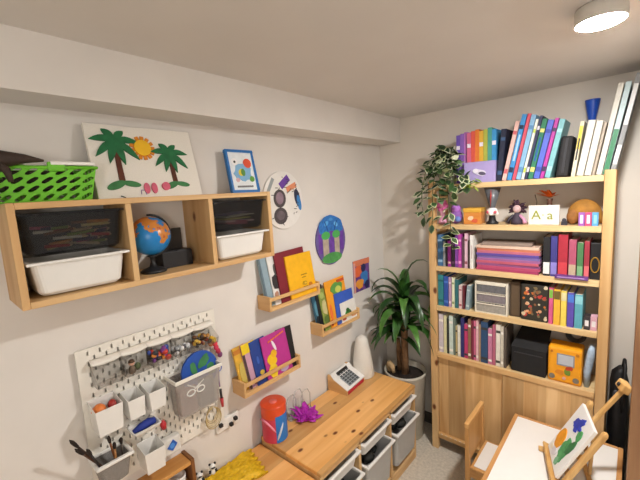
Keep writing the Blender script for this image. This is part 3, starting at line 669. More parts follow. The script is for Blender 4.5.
def bench_bin(yc, w, z0, z1, x1, m, label, lip=True):
    t = thing('storage_bin', label, 'storage bin', (0, yc, z0), group='bins in the storage bench')
    h = z1-z0; hw = w/2
    k = MB(); bin_mesh(k, .05, x1, -hw+.016, hw-.016, 0, h, m, .014, .003, 0, .004, .02); body = k.build('bin_body', t)
    k = MB(); a_, b_ = rect(.04, -hw+.004, x1+.012, hw-.004), rect(.055, -hw+.02, x1-.004, hw-.02)
    k.loft([[(p[0], p[1], h-.012) for p in b_], [(p[0], p[1], h-.012) for p in a_], [(p[0], p[1], h) for p in a_], [(p[0], p[1], h) for p in b_], [(p[0], p[1], h-.012) for p in b_]], M_whitepl if m is not M_whitepl else m, False); k.build('rim', body, bevel=.003)
    return t
cw = .9423/3
pos = ('left', 'middle', 'right')
for q in range(3):
    yc = BL1+cw*(q+.5)
    bench_bin(yc, cw-.019, .368, .456, .449, M_whitepl, f'shallow white bin at the top of the {pos[q]} column of the taller bench')
    bench_bin(yc, cw-.019, .10, .338, .468, M_grey, f'deep grey bin in the {pos[q]} column of the taller bench')
    k = MB(); g = random.Random(q)
    for i in range(9): k.ball((.14+.030*i+g.uniform(-.01, .01), g.uniform(-.06, .06), .03+g.random()*.01), (.05, .045, .028), col(['#15171a', '#1d2220', '#23241f'][i % 3], .7, noise=.3), 10, 6)
    tag(k.build('toy_pile', None, (0, yc, .25)), f'dark toys lying in the deep grey bin of the {pos[q]} bench column', 'toys', kind='stuff')

# ------------------------------------------------------------------ things on the benches
# toy cash register
t = thing('toy_cash_register', 'wooden toy cash register with white keypad panel on the bench', 'toy', (.066, -.648, BH+.0005), R(4))
wr = .108; D0, D1 = -.062, .088
prof = [(D0, 0), (D1, 0), (D1, .03), (D0+.05, .076), (D0+.028, .1), (D0, .1)]
for s in (-wr, wr-.012):
    k = MB(); k.prism([(p[0], p[1]) for p in prof], s, s+.012, P('x'), 'y'); k.build('side_panel', t, bevel=.0015)
ip = [(D0+.004, .004), (D1-.004, .004), (D1-.004, .026), (D0+.05, .071), (D0+.028, .095), (D0+.004, .095)]
k = MB(); k.prism(ip, -wr+.012, wr-.012, col('#e4e2de', .5), 'y'); k.build('body', t)
def slope(pA, pB, name, items, m, th=.005):
    A = Vector((pA[0], 0, pA[1])); Bv = Vector((pB[0], 0, pB[1])); v = (Bv-A); L = v.length; v.normalize(); n = Vector((0, 1, 0)).cross(v)*-1
    if n.z < 0: n = -n
    k = MB(); fr = (A, (0, 1, 0), v, n); k.sheet(rect(-wr, 0, wr, L), m, fr, th, 0)
    for i, it in enumerate(items(L)): k.sheet(it[0], it[1], fr, .003, th+.00005*i)
    return k.build(name, t), fr
kp, kfr = slope((D1+.002, .03), (D0+.049, .078), 'keypad_panel', lambda L: [(rect(-.062, .014, .062, L-.02), col('#9aa0a2'))], col('#ecebe8', .45))
for i in range(4):
    for j in range(6):
        if .031+.018*j < .128: k = MB(); k.sheet(rect(-.055+.03*i, .019+.018*j, -.034+.03*i, .031+.018*j), col('#4c5256'), kfr, .0025, .0081); k.build('key', kp)
slope((D0+.05, .077), (D0+.026, .103), 'display', lambda L: [(rect(-.06, .008, .06, L-.008), M_black)], col('#ecebe8', .45))
part_box('drawer', (D1-.003, -wr+.013, .003), (D1+.003, wr-.013, .022), col('#c02a3c', .5), t, .001)
# white cone
k = MB(); k.lathe([(.077, 0), (.079, .006), (.069, .10), (.054, .19), (.044, .25), (.034, .272), (.018, .284), (.001, .287)], col('#dfdcd4', .55, noise=.02), 36)
tag(k.build('white_cone_lamp', None, (.088, -.466, BH+.0005)), 'white rounded cone standing at the far end of the bench', 'cone lamp')
# striped tub
t = thing('toy_tub', 'round red and blue tub with an orange lid on the bench', 'tub', (.076, -1.276, BH+.0005), R(-75))
TS = Matrix.Diagonal((1, 1, .9, 1))
k = MB().push(TS); n = 40; r0 = .067
def seg(a0, a1, z0, z1, m, r=r0):
    N = 14; A = [(r*math.cos(R(a0+(a1-a0)*i/N)), r*math.sin(R(a0+(a1-a0)*i/N))) for i in range(N+1)]
    k.loft([[(p[0], p[1], z0) for p in A], [(p[0], p[1], z1) for p in A]], m, False, True, closed=False)
RED = col('#d0405c', .35); BLU = col('#1f78c8', .35); ORA = col('#e0512a', .35)
k.lathe([(r0-.006, 0), (r0-.001, .003), (r0-.001, .21), (.001, .21)], RED, n)
seg(-70, 40, .003, .165, RED); seg(40, 120, .003, .165, BLU); seg(120, 290, .003, .165, BLU)
seg(-70, 40, .15, .212, ORA, r0+.0008); seg(40, 290, .165, .212, ORA)
k.build('tub_body', t)
k = MB().push(TS)
pts = [((r0+.002)*math.cos(R(-60+10*i)), (r0+.002)*math.sin(R(-60+10*i)), .14-.0016*(i-4)**2*1.2) for i in range(11)]
k.tube(pts, [.001]+[.006]*9+[.001], col('#e58aa0', .4), 8)
k.tube([((r0+.001)*math.cos(R(44+i*4)), (r0+.001)*math.sin(R(44+i*4)), .02+.012*i) for i in range(9)], [.001, .004, .006, .006, .006, .006, .006, .004, .001], col('#d5dfea', .4), 8)
k.build('swoosh', t)
k = MB().push(TS); k.lathe([(r0+.0012, .2105), (r0+.0015, .212), (r0+.0015, .218), (r0-.003, .2215), (.001, .2215)], ORA, n); k.lathe([(.022, .2215), (.022, .223), (.001, .2235)], col('#e8746a', .4), 18); k.build('lid', t)
# magenta bow
t = thing('magenta_bow', 'crumpled bright magenta bow lying on the bench beside the tub', 'bow', (.10, -1.075, BH+.001))
k = MB(); g = random.Random(8); MG = col('#b01fa8', .5, noise=.25, scale=50)
for i in range(26):
    a = g.uniform(0, 2*PI); e = g.uniform(.05, .9); l = g.uniform(.06, .11); wv = g.uniform(.016, .03)
    d = Vector((math.cos(a)*math.cos(e), math.sin(a)*math.cos(e)*1.15, math.sin(e)*.6)); s = Vector((-math.sin(a), math.cos(a), .3)).normalized()
    k.loft([[tuple(d*l*u + s*wv*ww*math.sin(PI*min(.95, u*.8+.15)) + Vector((0, 0, .012+.012*math.sin(5*u+i)))) for ww in (-1, -.3, .3, 1)] for u in (0, .35, .7, 1)], MG, False, True, closed=False)
o = k.build('ribbon_loops', t); md = o.modifiers.new('thickness', 'SOLIDIFY'); md.thickness = .0015
k = MB(); k.ball((0, 0, .012), (.04, .05, .0115), MG, 14, 8); k.build('knot', t)
# clear wire loops
t = thing('wire_basket', 'thin clear wire loops standing behind the magenta bow', 'wire holder', (.040, -1.06, BH+.001))
M_wire = col('#c9c6c0', .2, noise=.02, alpha=.7)
for i, (dx, dy) in enumerate(((0, 0), (.012, .05), (-.012, -.045))):
    k = MB(); hh = .15 - (.02 if i else 0); k.tube([(dx, dy-.036, .002), (dx, dy-.038, hh*.7), (dx, dy-.02, hh*.97), (dx, dy, hh), (dx, dy+.02, hh*.97), (dx, dy+.038, hh*.7), (dx, dy+.036, .002)], .0028, M_wire, 8); k.build('loop', t)
k = MB(); k.box((-.02, -.085, 0), (.02, .09, .004), M_wire); k.build('foot_plate', t)
# yellow mat + figures
k = MB(); g = random.Random(4); YM = col('#e0b414', .6, noise=.12, scale=80, bump=.4)
N1, N2 = 26, 34; ZT = .4825
def yh(i, j):
    e = min(i, N1-i)/3; f2 = min(j, N2-j)/3; q = min(1, e)*min(1, f2); return .006+q*(.014+.016*random.Random(i*91+j).random())
import itertools
def yp(i, j):
    u, v = i/N1, j/N2; x = .012+.20*u - .03*math.sin(v*5)*(1 if i == N1 else u); y = -1.405-.50*v - .05*u*(1-v) + .012*math.sin(i*1.3+j)
    return (max(.006, x), y, ZT+yh(i, j))
vs = [yp(i, j) for i in range(N1+1) for j in range(N2+1)]
bs = [(x, y, ZT) for x, y, z in vs]
w_ = N2+1
k.add(vs, [(i*w_+j, i*w_+j+1, (i+1)*w_+j+1, (i+1)*w_+j) for i in range(N1) for j in range(N2)][::1], YM, True)
rim_ = [i*w_ for i in range(N1+1)] + [N1*w_+j for j in range(1, w_)] + [i*w_+N2 for i in range(N1-1, -1, -1)] + [j for j in range(N2-1, 0, -1)]
k.loft([[bs[q] for q in rim_], [vs[q] for q in rim_]], YM, False, True)
tag(k.build('yellow_mat', None, (0, 0, 0)), 'bumpy yellow mat lying on the lower bench', 'mat')
def panda(x, y, z, label):
    t = thing('panda_figurine', label, 'figurine', (x, y, z), R(-20), group='black and white figurines on the yellow mat')
    k = MB(); k.ball((0, 0, .016), (.014, .014, .017), col('#ecebe6', .6), 14, 8); k.ball((.003, 0, .042), (.0145, .0155, .013), col('#ecebe6', .6), 14, 8); k.build('body', t)
    for s in (-1, 1):
        k = MB(); k.ball((0, s*.012, .053), .0058, M_black, 10, 6); k.build('ear', t)
        k = MB(); k.tube([(.004, s*.012, .026), (.012, s*.016, .016)], [.006, .005], M_black, 8); k.build('arm', t)
    k = MB(); k.ball((.0165, 0, .043), (.003, .011, .004), M_black, 8, 6); k.build('eye_band', t)
panda(.035, -1.632, ZT+.027, 'black and white figurine on the yellow mat, the one nearer the tub')
panda(.035, -1.70, ZT+.027, 'black and white figurine on the yellow mat, nearer the pegboard')

# ================================================================== potted dracaena
PX, PYY = .268, -.192
t = thing('potted_dracaena', 'tall green dracaena in a pale pot between the bench and bookcase', 'potted plant', (PX, PYY, 0))
k = MB(); k.lathe([(.115, .0), (.12, .004), (.146, .47), (.150, .475), (.150, .49), (.140, .49), (.134, .44), (.001, .44)], col('#cfc9ba', .6, noise=.04, name='pot_glaze'), 44); k.build('pot', t)
k = MB(); k.lathe([(.133, .441), (.133, .452), (.08, .458), (.001, .460)], col('#2a211a', .95, noise=.4, scale=120, bump=.6), 28); k.build('soil', t)
k = MB(); TR = col('#7a5a3c', .8, noise=.25, scale=40, bump=.5)
k.tube([(0, 0, .45), (.004, -.004, .58), (.0, 0, .72), (.006, 0, .88), (.01, -.004, 1.0)], [.027, .025, .024, .024, .016], TR, 14)
k.tube([(-.06, .03, .45), (-.063, .028, .6), (-.06, .02, .7)], [.02, .019, .012], TR, 12); k.build('trunk', t)
def leaf(k, o, az, el, L, wd, droop, m, twist=0, n=9):
    o = Vector(o); p = o.copy(); d = Vector((math.cos(az)*math.cos(el), math.sin(az)*math.cos(el), math.sin(el))); rings = []
    st = L/n
    side = Vector((-math.sin(az), math.cos(az), 0))
    for i in range(n+1):
        u = i/n; up = side.cross(d).normalized()*-1
        ww = wd*(math.sin(PI*(.12+.88*u)**.75))**.9 if u < 1 else .0008
        ww = max(ww, .0008)
        rings.append([tuple(p - side*ww + up*ww*.35), tuple(p), tuple(p + side*ww + up*ww*.35)])
        d = (d + Vector((0, 0, -droop*st*(.4+1.6*u)))).normalized(); p = p + d*st
    k.loft(rings, m, False, True, closed=False)
LM = [col('#274a1f', .36, noise=.25, scale=25), col('#335f26', .36, noise=.25, scale=25), col('#4c7a34', .36, noise=.25, scale=25), col('#1f3a1a', .36, noise=.25, scale=25)]
k = MB(); g = random.Random(21)
def clamp_leaf(o, az, el, L, wd, droop, i): leaf(k, o, az, el, L, wd, droop, LM[i % 4])
i = 0
for zc, cnt, ell0 in ((1.02, 17, .08), (.93, 12, -.1), (.83, 10, -.3)):
    for j in range(cnt):
        az = 2*PI*j/cnt + g.uniform(-.25, .25); el = g.choice([.25, .6, .95, 1.2, 1.4])+g.uniform(-.15, .15)+ell0
        L = g.uniform(.26, .42)
        tow = math.cos(az - R(38))            # keep leaves short where the wall and shelf are close
        bx, by = math.cos(az), math.sin(az)
        lim = .36
        if bx < -.3: lim = min(lim, .30/abs(bx))
        if by > .3: lim = min(lim, .17/by)
        if bx > .5: lim = min(lim, .26/bx)
        L = min(L, lim/max(.35, math.cos(el)))
        clamp_leaf((.01, -.004, zc-.06*g.random()), az, el, L, g.uniform(.028, .042), g.uniform(5, 10.5), i); i += 1
for j in range(14):
    az = 2*PI*j/14+g.uniform(-.2, .2); el = g.uniform(.2, 1.2); bx, by = math.cos(az), math.sin(az); lim = .26
    if bx < -.3: lim = min(lim, .19/abs(bx))
    if by > .3: lim = min(lim, .13/by)
    clamp_leaf((-.06, .02, .72), az, el, min(g.uniform(.2, .3), lim/max(.35, math.cos(el))), g.uniform(.022, .032), g.uniform(3.5, 7.0), i); i += 1
for v in k.v:
    v.x = max(v.x, -PX+.012+.002*abs(v.z-.9)); v.y = min(v.y, -PYY-.016)
    if v.x > .185: q = min(1, (v.x-.185)/.03); v.y = min(v.y, (1-q)*v.y + q*(-.068)) if v.y > -.068 else v.y; v.x = v.x if v.y < -.06 else min(v.x, .208)
o = k.build('foliage', t)
k = MB(); k.tube([(-.11, -.03, .46), (-.115, -.035, .50), (-.10, -.05, .525), (-.07, -.06, .515), (-.06, -.06, .47)], [.016, .02, .022, .02, .012], col('#b89a72', .8, noise=.2), 12); k.build('bark_piece', t)

# ================================================================== bookcase
IX0, IX1, IY, IH = .4835, 1.4034, -.2316, 1.8238
t = thing('bookcase', 'tall open pine bookcase with sliding doors against the back wall', 'bookcase', (IX0, IY, 0))
IW = IX1-IX0; BKD = .2136; pw = .044
for s, nm in ((0, 'l'), (IW-pw, 'r')):
    for y in (0, BKD-.034):
        part_box('upright_post', (s, y, 0), (s+pw, y+.034, IH), PK('z'), t, .003)
    for z in (.10, .55, 1.0, 1.45, 1.76):
        part_box('side_rung', (s+.012, .034, z), (s+pw-.012, BKD-.034, z+.045), PK('y'), t, .002)
SZ = {'top': 1.801, 'trinket': 1.5554, 'third': 1.2843, 'fourth': 1.0212, 'fifth': .702}
for nm, z in SZ.items():
    part_box('shelf_board', (pw+.001, .002, z-.03), (IW-pw-.001, BKD, z), wood('#e2c795', '#cfab78', 'x', knots=6), t, .002)
part_box('bottom_shelf', (pw+.001, .002, .085), (IW-pw-.001, BKD, .118), wood('#d8b17a', '#c39459', 'x'), t, .002)
PD = wood('#e2bd88', '#c4955c', 'z', planks=9, plank_axis='x', knots=6, name='pine_door')
k = MB(); k.box((pw+.003, .020, .122), (pw+.435, .036, .668), PD); k.build('sliding_door', t, bevel=.002)
k = MB(); k.box((pw+.400, .001, .122), (IW-pw-.003, .017, .668), PD); k.build('sliding_door', t, bevel=.002)
part_box('door_rail', (pw+.002, -.006, .671), (IW-pw-.002, .0015, .7015), P('x'), t, .002)
k = MB(); k.box((pw+.002, -.006, .112), (IW-pw-.002, .038, .1215), wood('#d8b17a', '#c39459', 'x'))
for q in range(26): k.box((pw+.02+q*.031, -.0065, .1215), (pw+.034+q*.031, -.003, .1245), col('#d9cdb8', .6))
k.build('door_track', t)
# back cross brace strips
for a, b in (((pw*.5, .05), (IW-pw*.5, .68)), ((IW-pw*.5, .05), (pw*.5, .68))):
    pass

# ---- books
def hexname(h): return h
def spine_book(label, xr, z, w, h, d, tilt, c, group, yf=-.215, accent=None, bands=((.12, .2), (.78, .84)), acc2=None, mats=None):
    """book standing spine out; xr: x of its lower right corner"""
    k = MB(); cm = col(c, .5, noise=.08)
    cv = min(.0025, w*.2)
    k.box((-w, .0, 0), (-w+cv, d, h), cm); k.box((-cv, 0, 0), (0, d, h), cm); k.box((-w+cv, 0, 0), (-cv, cv, h), cm)
    k.box((-w+cv, cv, .003), (-cv, d-.003, h-.003), M_paper)
    if accent:
        am = col(accent, .5)
        for a, b in bands: k.box((-w+.001, -.0006, h*a), (-.001, .0004, h*b), am)
    if acc2: k.box((-w*.72, -.0007, h*.3), (-w*.28, .0004, h*.7), col(acc2, .5))
    o = k.build('book', None, (xr, yf, z+.0005), (0, R(tilt), 0), .0009, 1)
    return tag(o, label, 'book', group)
# top shelf: rainbow series in a lavender box
ZT_ = SZ['top']
t = thing('book_holder', 'lavender cardboard holder around the rainbow books on the bookcase top', 'holder', (.707, -.222, ZT_+.0005))
LV = col('#a99bd0', .6, noise=.04)
k = MB(); w, d, h = .172, .15, .118
k.box((0, 0, 0), (w, .003, h), LV); k.box((0, d-.003, 0), (w, d, h+.05), LV); k.box((0, 0, 0), (.003, d, h), LV); k.box((w-.003, 0, 0), (w, d, h), LV); k.box((0, 0, 0), (w, d, .003), LV); k.build('holder_body', t, bevel=.001)
fr = ((w*.52, -.0002, .055), (1, 0, 0), (0, 0, 1), (0, -1, 0))
relief('drawing', t, [(ell(0, 0, .035, .018, -.3, 12, .3), col('#d9d4e8')), (ell(.012, -.006, .02, .01, -.2), col('#57506a')), (ell(-.024, .012, .016, .012), col('#e8e4f0'))], frame=fr)
RB_ = [('#6a4fae', 'deep violet'), ('#8a63b8', 'light purple'), ('#b874c0', 'orchid'), ('#d0688c', 'pink'), ('#d8584a', 'coral red'), ('#dc7a34', 'orange'), ('#d8a83a', 'golden'), ('#a8ae4a', 'yellow green'), ('#4f9a8a', 'sea green'), ('#3a8fc8', 'sky blue')]
x = .650
for i, (c, nm) in enumerate(RB_):
    w = .0225; x += w+.0003
    y = -.16 if i < 2 else -.214
    hh = .285 + .006*((i*7) % 3)
    
    spine_book(f'{nm} spine in the rainbow row standing in the lavender holder', x, ZT_+(.0035 if i > 2 else 0), w, hh, .12, 0, c, 'rainbow books on top of the bookcase', -.206 if i > 2 else -.19, '#e8e0f0' if i % 3 == 0 else None, ((.7, .78),))
GT = 'leaning books on top of the bookcase'
TOP = [ # x left, w, height, tilt, colour, accent, acc2, label
 (.882, .026, .28, 5, '#20263e', '#3d5a80', None, 'dark navy book leaning against the rainbow books on the bookcase top'),
 (.910, .02, .315, 12, '#e0b8b0', '#c9606a', None, 'pale pink spotted book beside the navy one on the bookcase top'),
 (.935, .022, .345, 12, '#3f8fd0', '#1f2f4a', '#a8d0ec', 'bright blue book with a pale stripe on the bookcase top'),
 (.961, .016, .345, 12, '#d0566a', None, None, 'tall thin rose red book on the bookcase top'),
 (.980, .022, .335, 12, '#86b4d8', '#5a8ab8', None, 'light blue book right of the rose red one on the bookcase top'),
 (1.006, .012, .31, 12, '#e4e6da', '#b8d048', None, 'thin white book with lime band on the bookcase top'),
 (1.021, .013, .325, 12, '#2c3154', '#d8d8e4', None, 'striped dark blue and white thin book on the bookcase top'),
 (1.037, .022, .305, 12, '#2c7a5a', '#d8cf78', '#1f5a9a', 'green book with yellow bands on the bookcase top'),
 (1.063, .026, .295, 12, '#5568c8', '#3a46a0', None, 'periwinkle book in the leaning row on the bookcase top'),
 (1.093, .016, .30, 12, '#b0389a', '#28304a', None, 'magenta and navy thin book on the bookcase top'),
 (1.113, .024, .29, 12, '#7ab4bc', '#9fd0d4', None, 'pale teal book left of the black case on the bookcase top'),
]
for xl, w, h, tl, c, a1, a2, lb in TOP: spine_book(lb, xl+w/math.cos(R(tl)), ZT_, w, h, .19, tl, c, GT, -.215, a1, acc2=a2)
t = thing('black_case', 'black soft case standing among the books on the bookcase top', 'case', (1.213, -.212, ZT_+.0005))
k = MB(); k.box((-.052, 0, 0), (0, .16, .20), col('#1a1a1d', .7, noise=.2, bump=.2)); k.build('case_body', t, rot=(0, R(6), 0), bevel=.01)
k = MB(); k.box((-.03, -.003, .02), (-.02, 0, .19), col('#2e2e33', .6)); k.build('strap', t, rot=(0, R(6), 0))
spine_book('cream book with yellow top and dark foot right of the black case', 1.243, ZT_, .016, .262, .12, 7, '#d9d2b8', GT, -.215, '#d8c23a', ((.5, .92),), '#2a2a2a')
spine_book('thick white book, left one of the white pair on the bookcase top', 1.277, ZT_, .028, .262, .12, 9, '#d6d3c8', GT, -.215)
spine_book('thick white book, right one of the white pair on the bookcase top', 1.307, ZT_, .026, .255, .12, 9, '#d6d3c8', GT, -.215)
spine_book('beige grey slim book right of the white pair', 1.322, ZT_, .012, .245, .16, 9, '#a89c8c', GT, -.215)
spine_book('tall white binder leaning at the right end of the bookcase top', 1.347, ZT_, .021, .41, .19, 9.5, '#d6d3c8', GT, -.215)
spine_book('tall pale blue binder with a green lower half at the bookcase top', 1.371, ZT_, .021, .41, .19, 9.8, '#bcd0d4', GT, -.215, '#2f7a54', ((.0, .5),))
spine_book('tall grey binder, rightmost on the bookcase top', 1.395, ZT_, .018, .44, .19, 10.2, '#8a8c8e', GT, -.215, '#d8d8d8', ((.1, .3), (.5, .9)))
k = MB(); k.lathe([(.011, 0), (.012, .005), (.012, .25), (.016, .28), (.032, .375), (.033, .38), (.030, .378), (.012, .27), (.009, .25)], col('#1f4fb8', .3), 28)
tag(k.build('blue_vase', None, (1.290, -.052, ZT_+.0005)), 'tall blue funnel shaped vase behind the white books on the bookcase', 'vase')

# ---- trailing plant
t = thing('trailing_plant', 'variegated trailing plant hanging over the left end of the bookcase', 'potted plant', (.575, -.14, ZT_+.0005))
k = MB(); k.lathe([(.045, 0), (.047, .004), (.06, .10), (.063, .105), (.063, .115), (.057, .115), (.055, .1), (.001, .098)], col('#c8bfae', .6), 28); k.build('pot', t)
def leaf2(k, p, dr, up, L, wd, m, me):
    p = Vector(p); dr = Vector(dr).normalized(); s = dr.cross(Vector(up)).normalized(); n = s.cross(dr)
    def ring(sc, off): return [tuple(p + dr*L*u + s*wd*v*sc + n*(-.25*L*u*u + .12*wd*abs(v)) + n*off) for u, v in pts]
    pts = [(0, 0), (.2, .55), (.45, 1), (.7, .8), (1, 0), (.7, -.8), (.45, -1), (.2, -.55)]
    k.add(ring(1, 0), [tuple(range(8))], me); pts = [(.06+u*.86, v) for u, v in pts]; k.add(ring(.74, .0009), [tuple(range(8))], m)
LG = [col('#2f4a26', .5, noise=.2), col('#3a5a30', .5, noise=.2), col('#23391f', .5, noise=.2)]; LW = [col('#dadfc0', .5, noise=.15), col('#c3cc9c', .5, noise=.15), col('#4f6a3e', .5)]
vine = MB(); k = MB(); g = random.Random(18)
def add_leaf(p):
    d = Vector((g.uniform(-1, 1), g.uniform(-1.3, .3), g.uniform(-.7, .5))); leaf2(k, p, d, (g.uniform(-.2, .2), -.4, 1), g.uniform(.05, .076), g.uniform(.017, .025), g.choice(LG), g.choice(LW))
vines = [[(-.03, -.02, .10), (-.07, -.06, .14), (-.10, -.10, .08), (-.118, -.115, -.02), (-.12, -.12, -.12), (-.10, -.12, -.22)],
         [(0, -.03, .10), (-.02, -.09, .13), (-.04, -.115, .03), (-.05, -.12, -.06), (-.048, -.118, -.16), (-.055, -.118, -.25)],
         [(.02, -.03, .10), (.03, -.09, .12), (.04, -.115, .02), (.05, -.12, -.08), (.06, -.12, -.18), (.065, -.12, -.30), (.072, -.12, -.40)],
         [(.03, 0, .10), (.09, -.06, .11), (.13, -.115, .05), (.15, -.12, .0), (.16, -.12, -.04)],
         [(0, 0, .1), (-.03, -.02, .19), (-.01, -.05, .23), (.02, -.08, .2)], [(.02, 0, .1), (.05, -.02, .19), (.07, -.06, .17), (.09, -.09, .1)], [(-.02, 0, .1), (-.07, -.02, .18), (-.10, -.06, .14), (-.11, -.09, .06)],
         [(-.03, -.02, .10), (-.085, -.05, .10), (-.115, -.11, .0), (-.122, -.12, -.08)], [(0, -.03, .10), (0, -.10, .10), (-.005, -.12, .0), (-.005, -.12, -.08)], [(.02, -.03, .1), (.07, -.1, .1), (.08, -.12, .02), (.085, -.12, -.05)]]
for vn in vines:
    vine.tube(vn, .0022, col('#4a5a2c', .6), 6)
    for a, b in zip(vn, vn[1:]):
        for q in range(4):
            u = (q+g.random())/4; p = Vector(a).lerp(Vector(b), u); add_leaf(p)
for i in range(80):
    a = g.uniform(0, 2*PI); r = g.uniform(.02, .085); add_leaf((r*math.cos(a), r*math.sin(a)*.8-.02, .12+g.uniform(0, .11)-r*.4))
for m_ in (vine, k):
    for v in m_.v:
        if v.z < .012: v.y = min(v.y, -.097)
        elif v.x > .06: v.y = min(v.y, -.088)
vine.build('vines', t); k.build('foliage', t)
t = thing('potted_sprigs', 'small yellow green sprigs hanging over the shelf edge beside the trailing plant', 'plant', (.735, -.2275, ZT_+.0005))
k = MB(); YG = [col('#9fb43a', .5, noise=.2), col('#b8c44c', .5, noise=.2), col('#7a9a34', .5, noise=.2)]
for i in range(34):
    d = Vector((g.uniform(-.9, .9), g.uniform(-.5, -.05), g.uniform(-.9, .55))); p = Vector((g.uniform(-.045, .05), -.008, g.uniform(-.03, .04)))
    leaf2(k, p, d, (0, -.5, 1), g.uniform(.03, .055), .007, g.choice(YG), g.choice(YG))
k.box((-.05, -.004, 0), (.05, .003, .006), YG[2])
k.build('foliage', t)

# ---- trinket shelf
Z2 = SZ['trinket']+.0005
t = thing('toy_flower', 'bright pink toy figure behind the vines on the trinket shelf', 'toy', (.555, -.175, Z2))
PN = col('#e070b0', .5); k = MB(); k.lathe([(.024, 0), (.026, .01), (.014, .05), (.018, .08), (.002, .09)], col('#e8a8c8', .5), 16); k.build('body', t)
k = MB()
for i in range(6): a = 2*PI*i/6; k.ball((.024*math.cos(a), -.006, .112+.024*math.sin(a)), (.017, .009, .017), PN, 10, 6)
k.ball((0, -.012, .112), .013, col('#f0a0c8'), 10, 6); k.build('petals', t)
t = thing('plush_toy', 'round purple plush toy between the vines and the orange box', 'toy', (.642, -.175, Z2))
k = MB(); k.ball((0, 0, .045), (.038, .034, .045), col('#8a5aa8', .8, noise=.15), 16, 10); k.ball((0, -.008, .092), (.03, .028, .028), col('#a86cc0', .8, noise=.15), 16, 10); k.build('body', t)
k = MB(); k.ball((.02, -.03, .03), (.02, .012, .018), col('#6a82c8', .7), 10, 6); k.build('bib', t)
t = thing('wooden_box', 'orange and yellow wooden box beside the grey goblet', 'box', (.742, -.155, Z2))
k = MB(); k.box((-.048, -.045, 0), (.05, .05, .07), wood('#e09a4a', '#c87830', 'x')); k.build('box_body', t, bevel=.003)
k = MB(); k.box((-.051, -.048, .07), (.053, .053, .095), wood('#e8b84a', '#d09a30', 'x')); k.build('lid', t, bevel=.004)
k = MB(); k.sheet(ell(-.005, .035, .016, .014, 0, 12, .3), col('#e8c8a8'), ((0, -.045, 0), (1, 0, 0), (0, 0, 1), (0, -1, 0)), .002); k.sheet(ell(.018, .02, .018, .012, 0, 12, .3), col('#c85a3a'), ((0, -.045, 0), (1, 0, 0), (0, 0, 1), (0, -1, 0)), .002, .0001); k.build('ornament', t)
t = thing('goblet', 'grey cone shaped goblet on a white and black base on the trinket shelf', 'goblet', (.848, -.165, Z2))
k = MB(); k.lathe([(.006, .075), (.014, .09), (.046, .211), (.043, .211), (.01, .09), (.002, .085)], col('#62666c', .3, noise=.08, alpha=.9), 28); k.build('cone', t)
k = MB(); k.ball((0, 0, .072), (.032, .03, .026), col('#ece6e4', .6), 14, 8)
for i in range(8): a = 2*PI*i/8; k.ball((.026*math.cos(a), .026*math.sin(a), .06+.01*(i % 2)), .01, col(['#f0f0ee', '#d05a6a'][i % 2], .6), 8, 6)
k.build('knot', t)
k = MB(); k.lathe([(.034, 0), (.034, .008), (.02, .02), (.016, .05)], M_black, 20); k.build('foot', t)
k = MB(); k.tube([(.0, -.036, .10), (.004, -.045, .16), (.006, -.047, .20)], [.001, .004, .001], col('#b83a34'), 6); k.build('ribbon', t)
t = thing('doll', 'dark purple doll with wild hair beside the white letter card', 'doll', (.978, -.165, Z2))
k = MB(); k.lathe([(.032, 0), (.03, .02), (.016, .055), (.012, .065)], col('#3a3040', .7), 16); k.build('dress', t)
k = MB(); k.ball((0, -.004, .085), (.021, .02, .023), col('#c8a8a8', .6), 14, 8); k.build('head', t)
k = MB(); g = random.Random(9); HR = col('#341a2a', .7, noise=.3)
for i in range(40):
    a = g.uniform(0, 2*PI); e = g.uniform(-.6, 1.4); d = Vector((math.cos(a)*math.cos(e), abs(math.sin(a))*math.cos(e)*.8, math.sin(e))); k.tube([Vector((0, .0, .09))+d*.012, Vector((0, .0, .09))+d*.035, Vector((0, 0, .088))+d*g.uniform(.045, .06)], [.008, .008, .002], HR, 6)
k.build('hair', t)
for s, c in ((-1, '#2a2430'), (1, '#c890b0')):
    k = MB(); k.tube([(s*.014, -.004, .05), (s*.036, -.012, .03), (s*.044, -.016, .006)], [.009, .009, .012], col(c, .6), 8); k.build('arm', t)
t = thing('letter_card', 'white card with a large and a small green letter A', 'card', (1.109, -.185, Z2))
k = MB(); k.box((-.071, 0, 0), (.071, .022, .104), col('#dfdcd4', .6, noise=.01)); k.build('card', t, bevel=.002)
def letters(txt, size, m, parent, mw, name='lettering'):
    cu = bpy.data.curves.new(name, 'FONT'); cu.body = txt; cu.size = size; cu.extrude = .0008; cu.align_x = 'CENTER'; cu.align_y = 'BOTTOM_BASELINE'
    tmp = bpy.data.objects.new('tmp_text', cu); C.objects.link(tmp)
    dg = bpy.context.evaluated_depsgraph_get(); me = bpy.data.meshes.new_from_object(tmp.evaluated_get(dg)); me.materials.clear(); me.materials.append(m)
    bpy.data.objects.remove(tmp); bpy.data.curves.remove(cu)
    me.name = name; o = bpy.data.objects.new(name, me); C.objects.link(o); o.parent = parent; o.matrix_local = mw; return o
MX = Matrix.Rotation(R(90), 4, 'X')
LGm = col('#8d9628', .6, noise=.15)
letters('A', .068, LGm, t, Matrix.Translation((-.034, -.0008, .030)) @ MX); letters('a', .066, LGm, t, Matrix.Translation((.03, -.0008, .030)) @ MX)
letters('·', .05, LGm, t, Matrix.Translation((-.002, -.0008, .035)) @ MX)
t = thing('paper_flower', 'orange flower in a small brown holder behind the letter card', 'flower', (1.125, -.115, Z2))
k = MB(); k.lathe([(.018, 0), (.022, .03), (.014, .08), (.012, .12), (.016, .135)], col('#5a3a2a', .7), 16); k.build('holder', t)
k = MB(); OG = col('#e0661c', .5, noise=.1)
for i in range(9): a = R(20+17*i); leaf(k, (0, 0, .14), a*1.9, R(20+9*(i % 4)), .055+.012*(i % 3), .012, 3.0, OG, n=5)
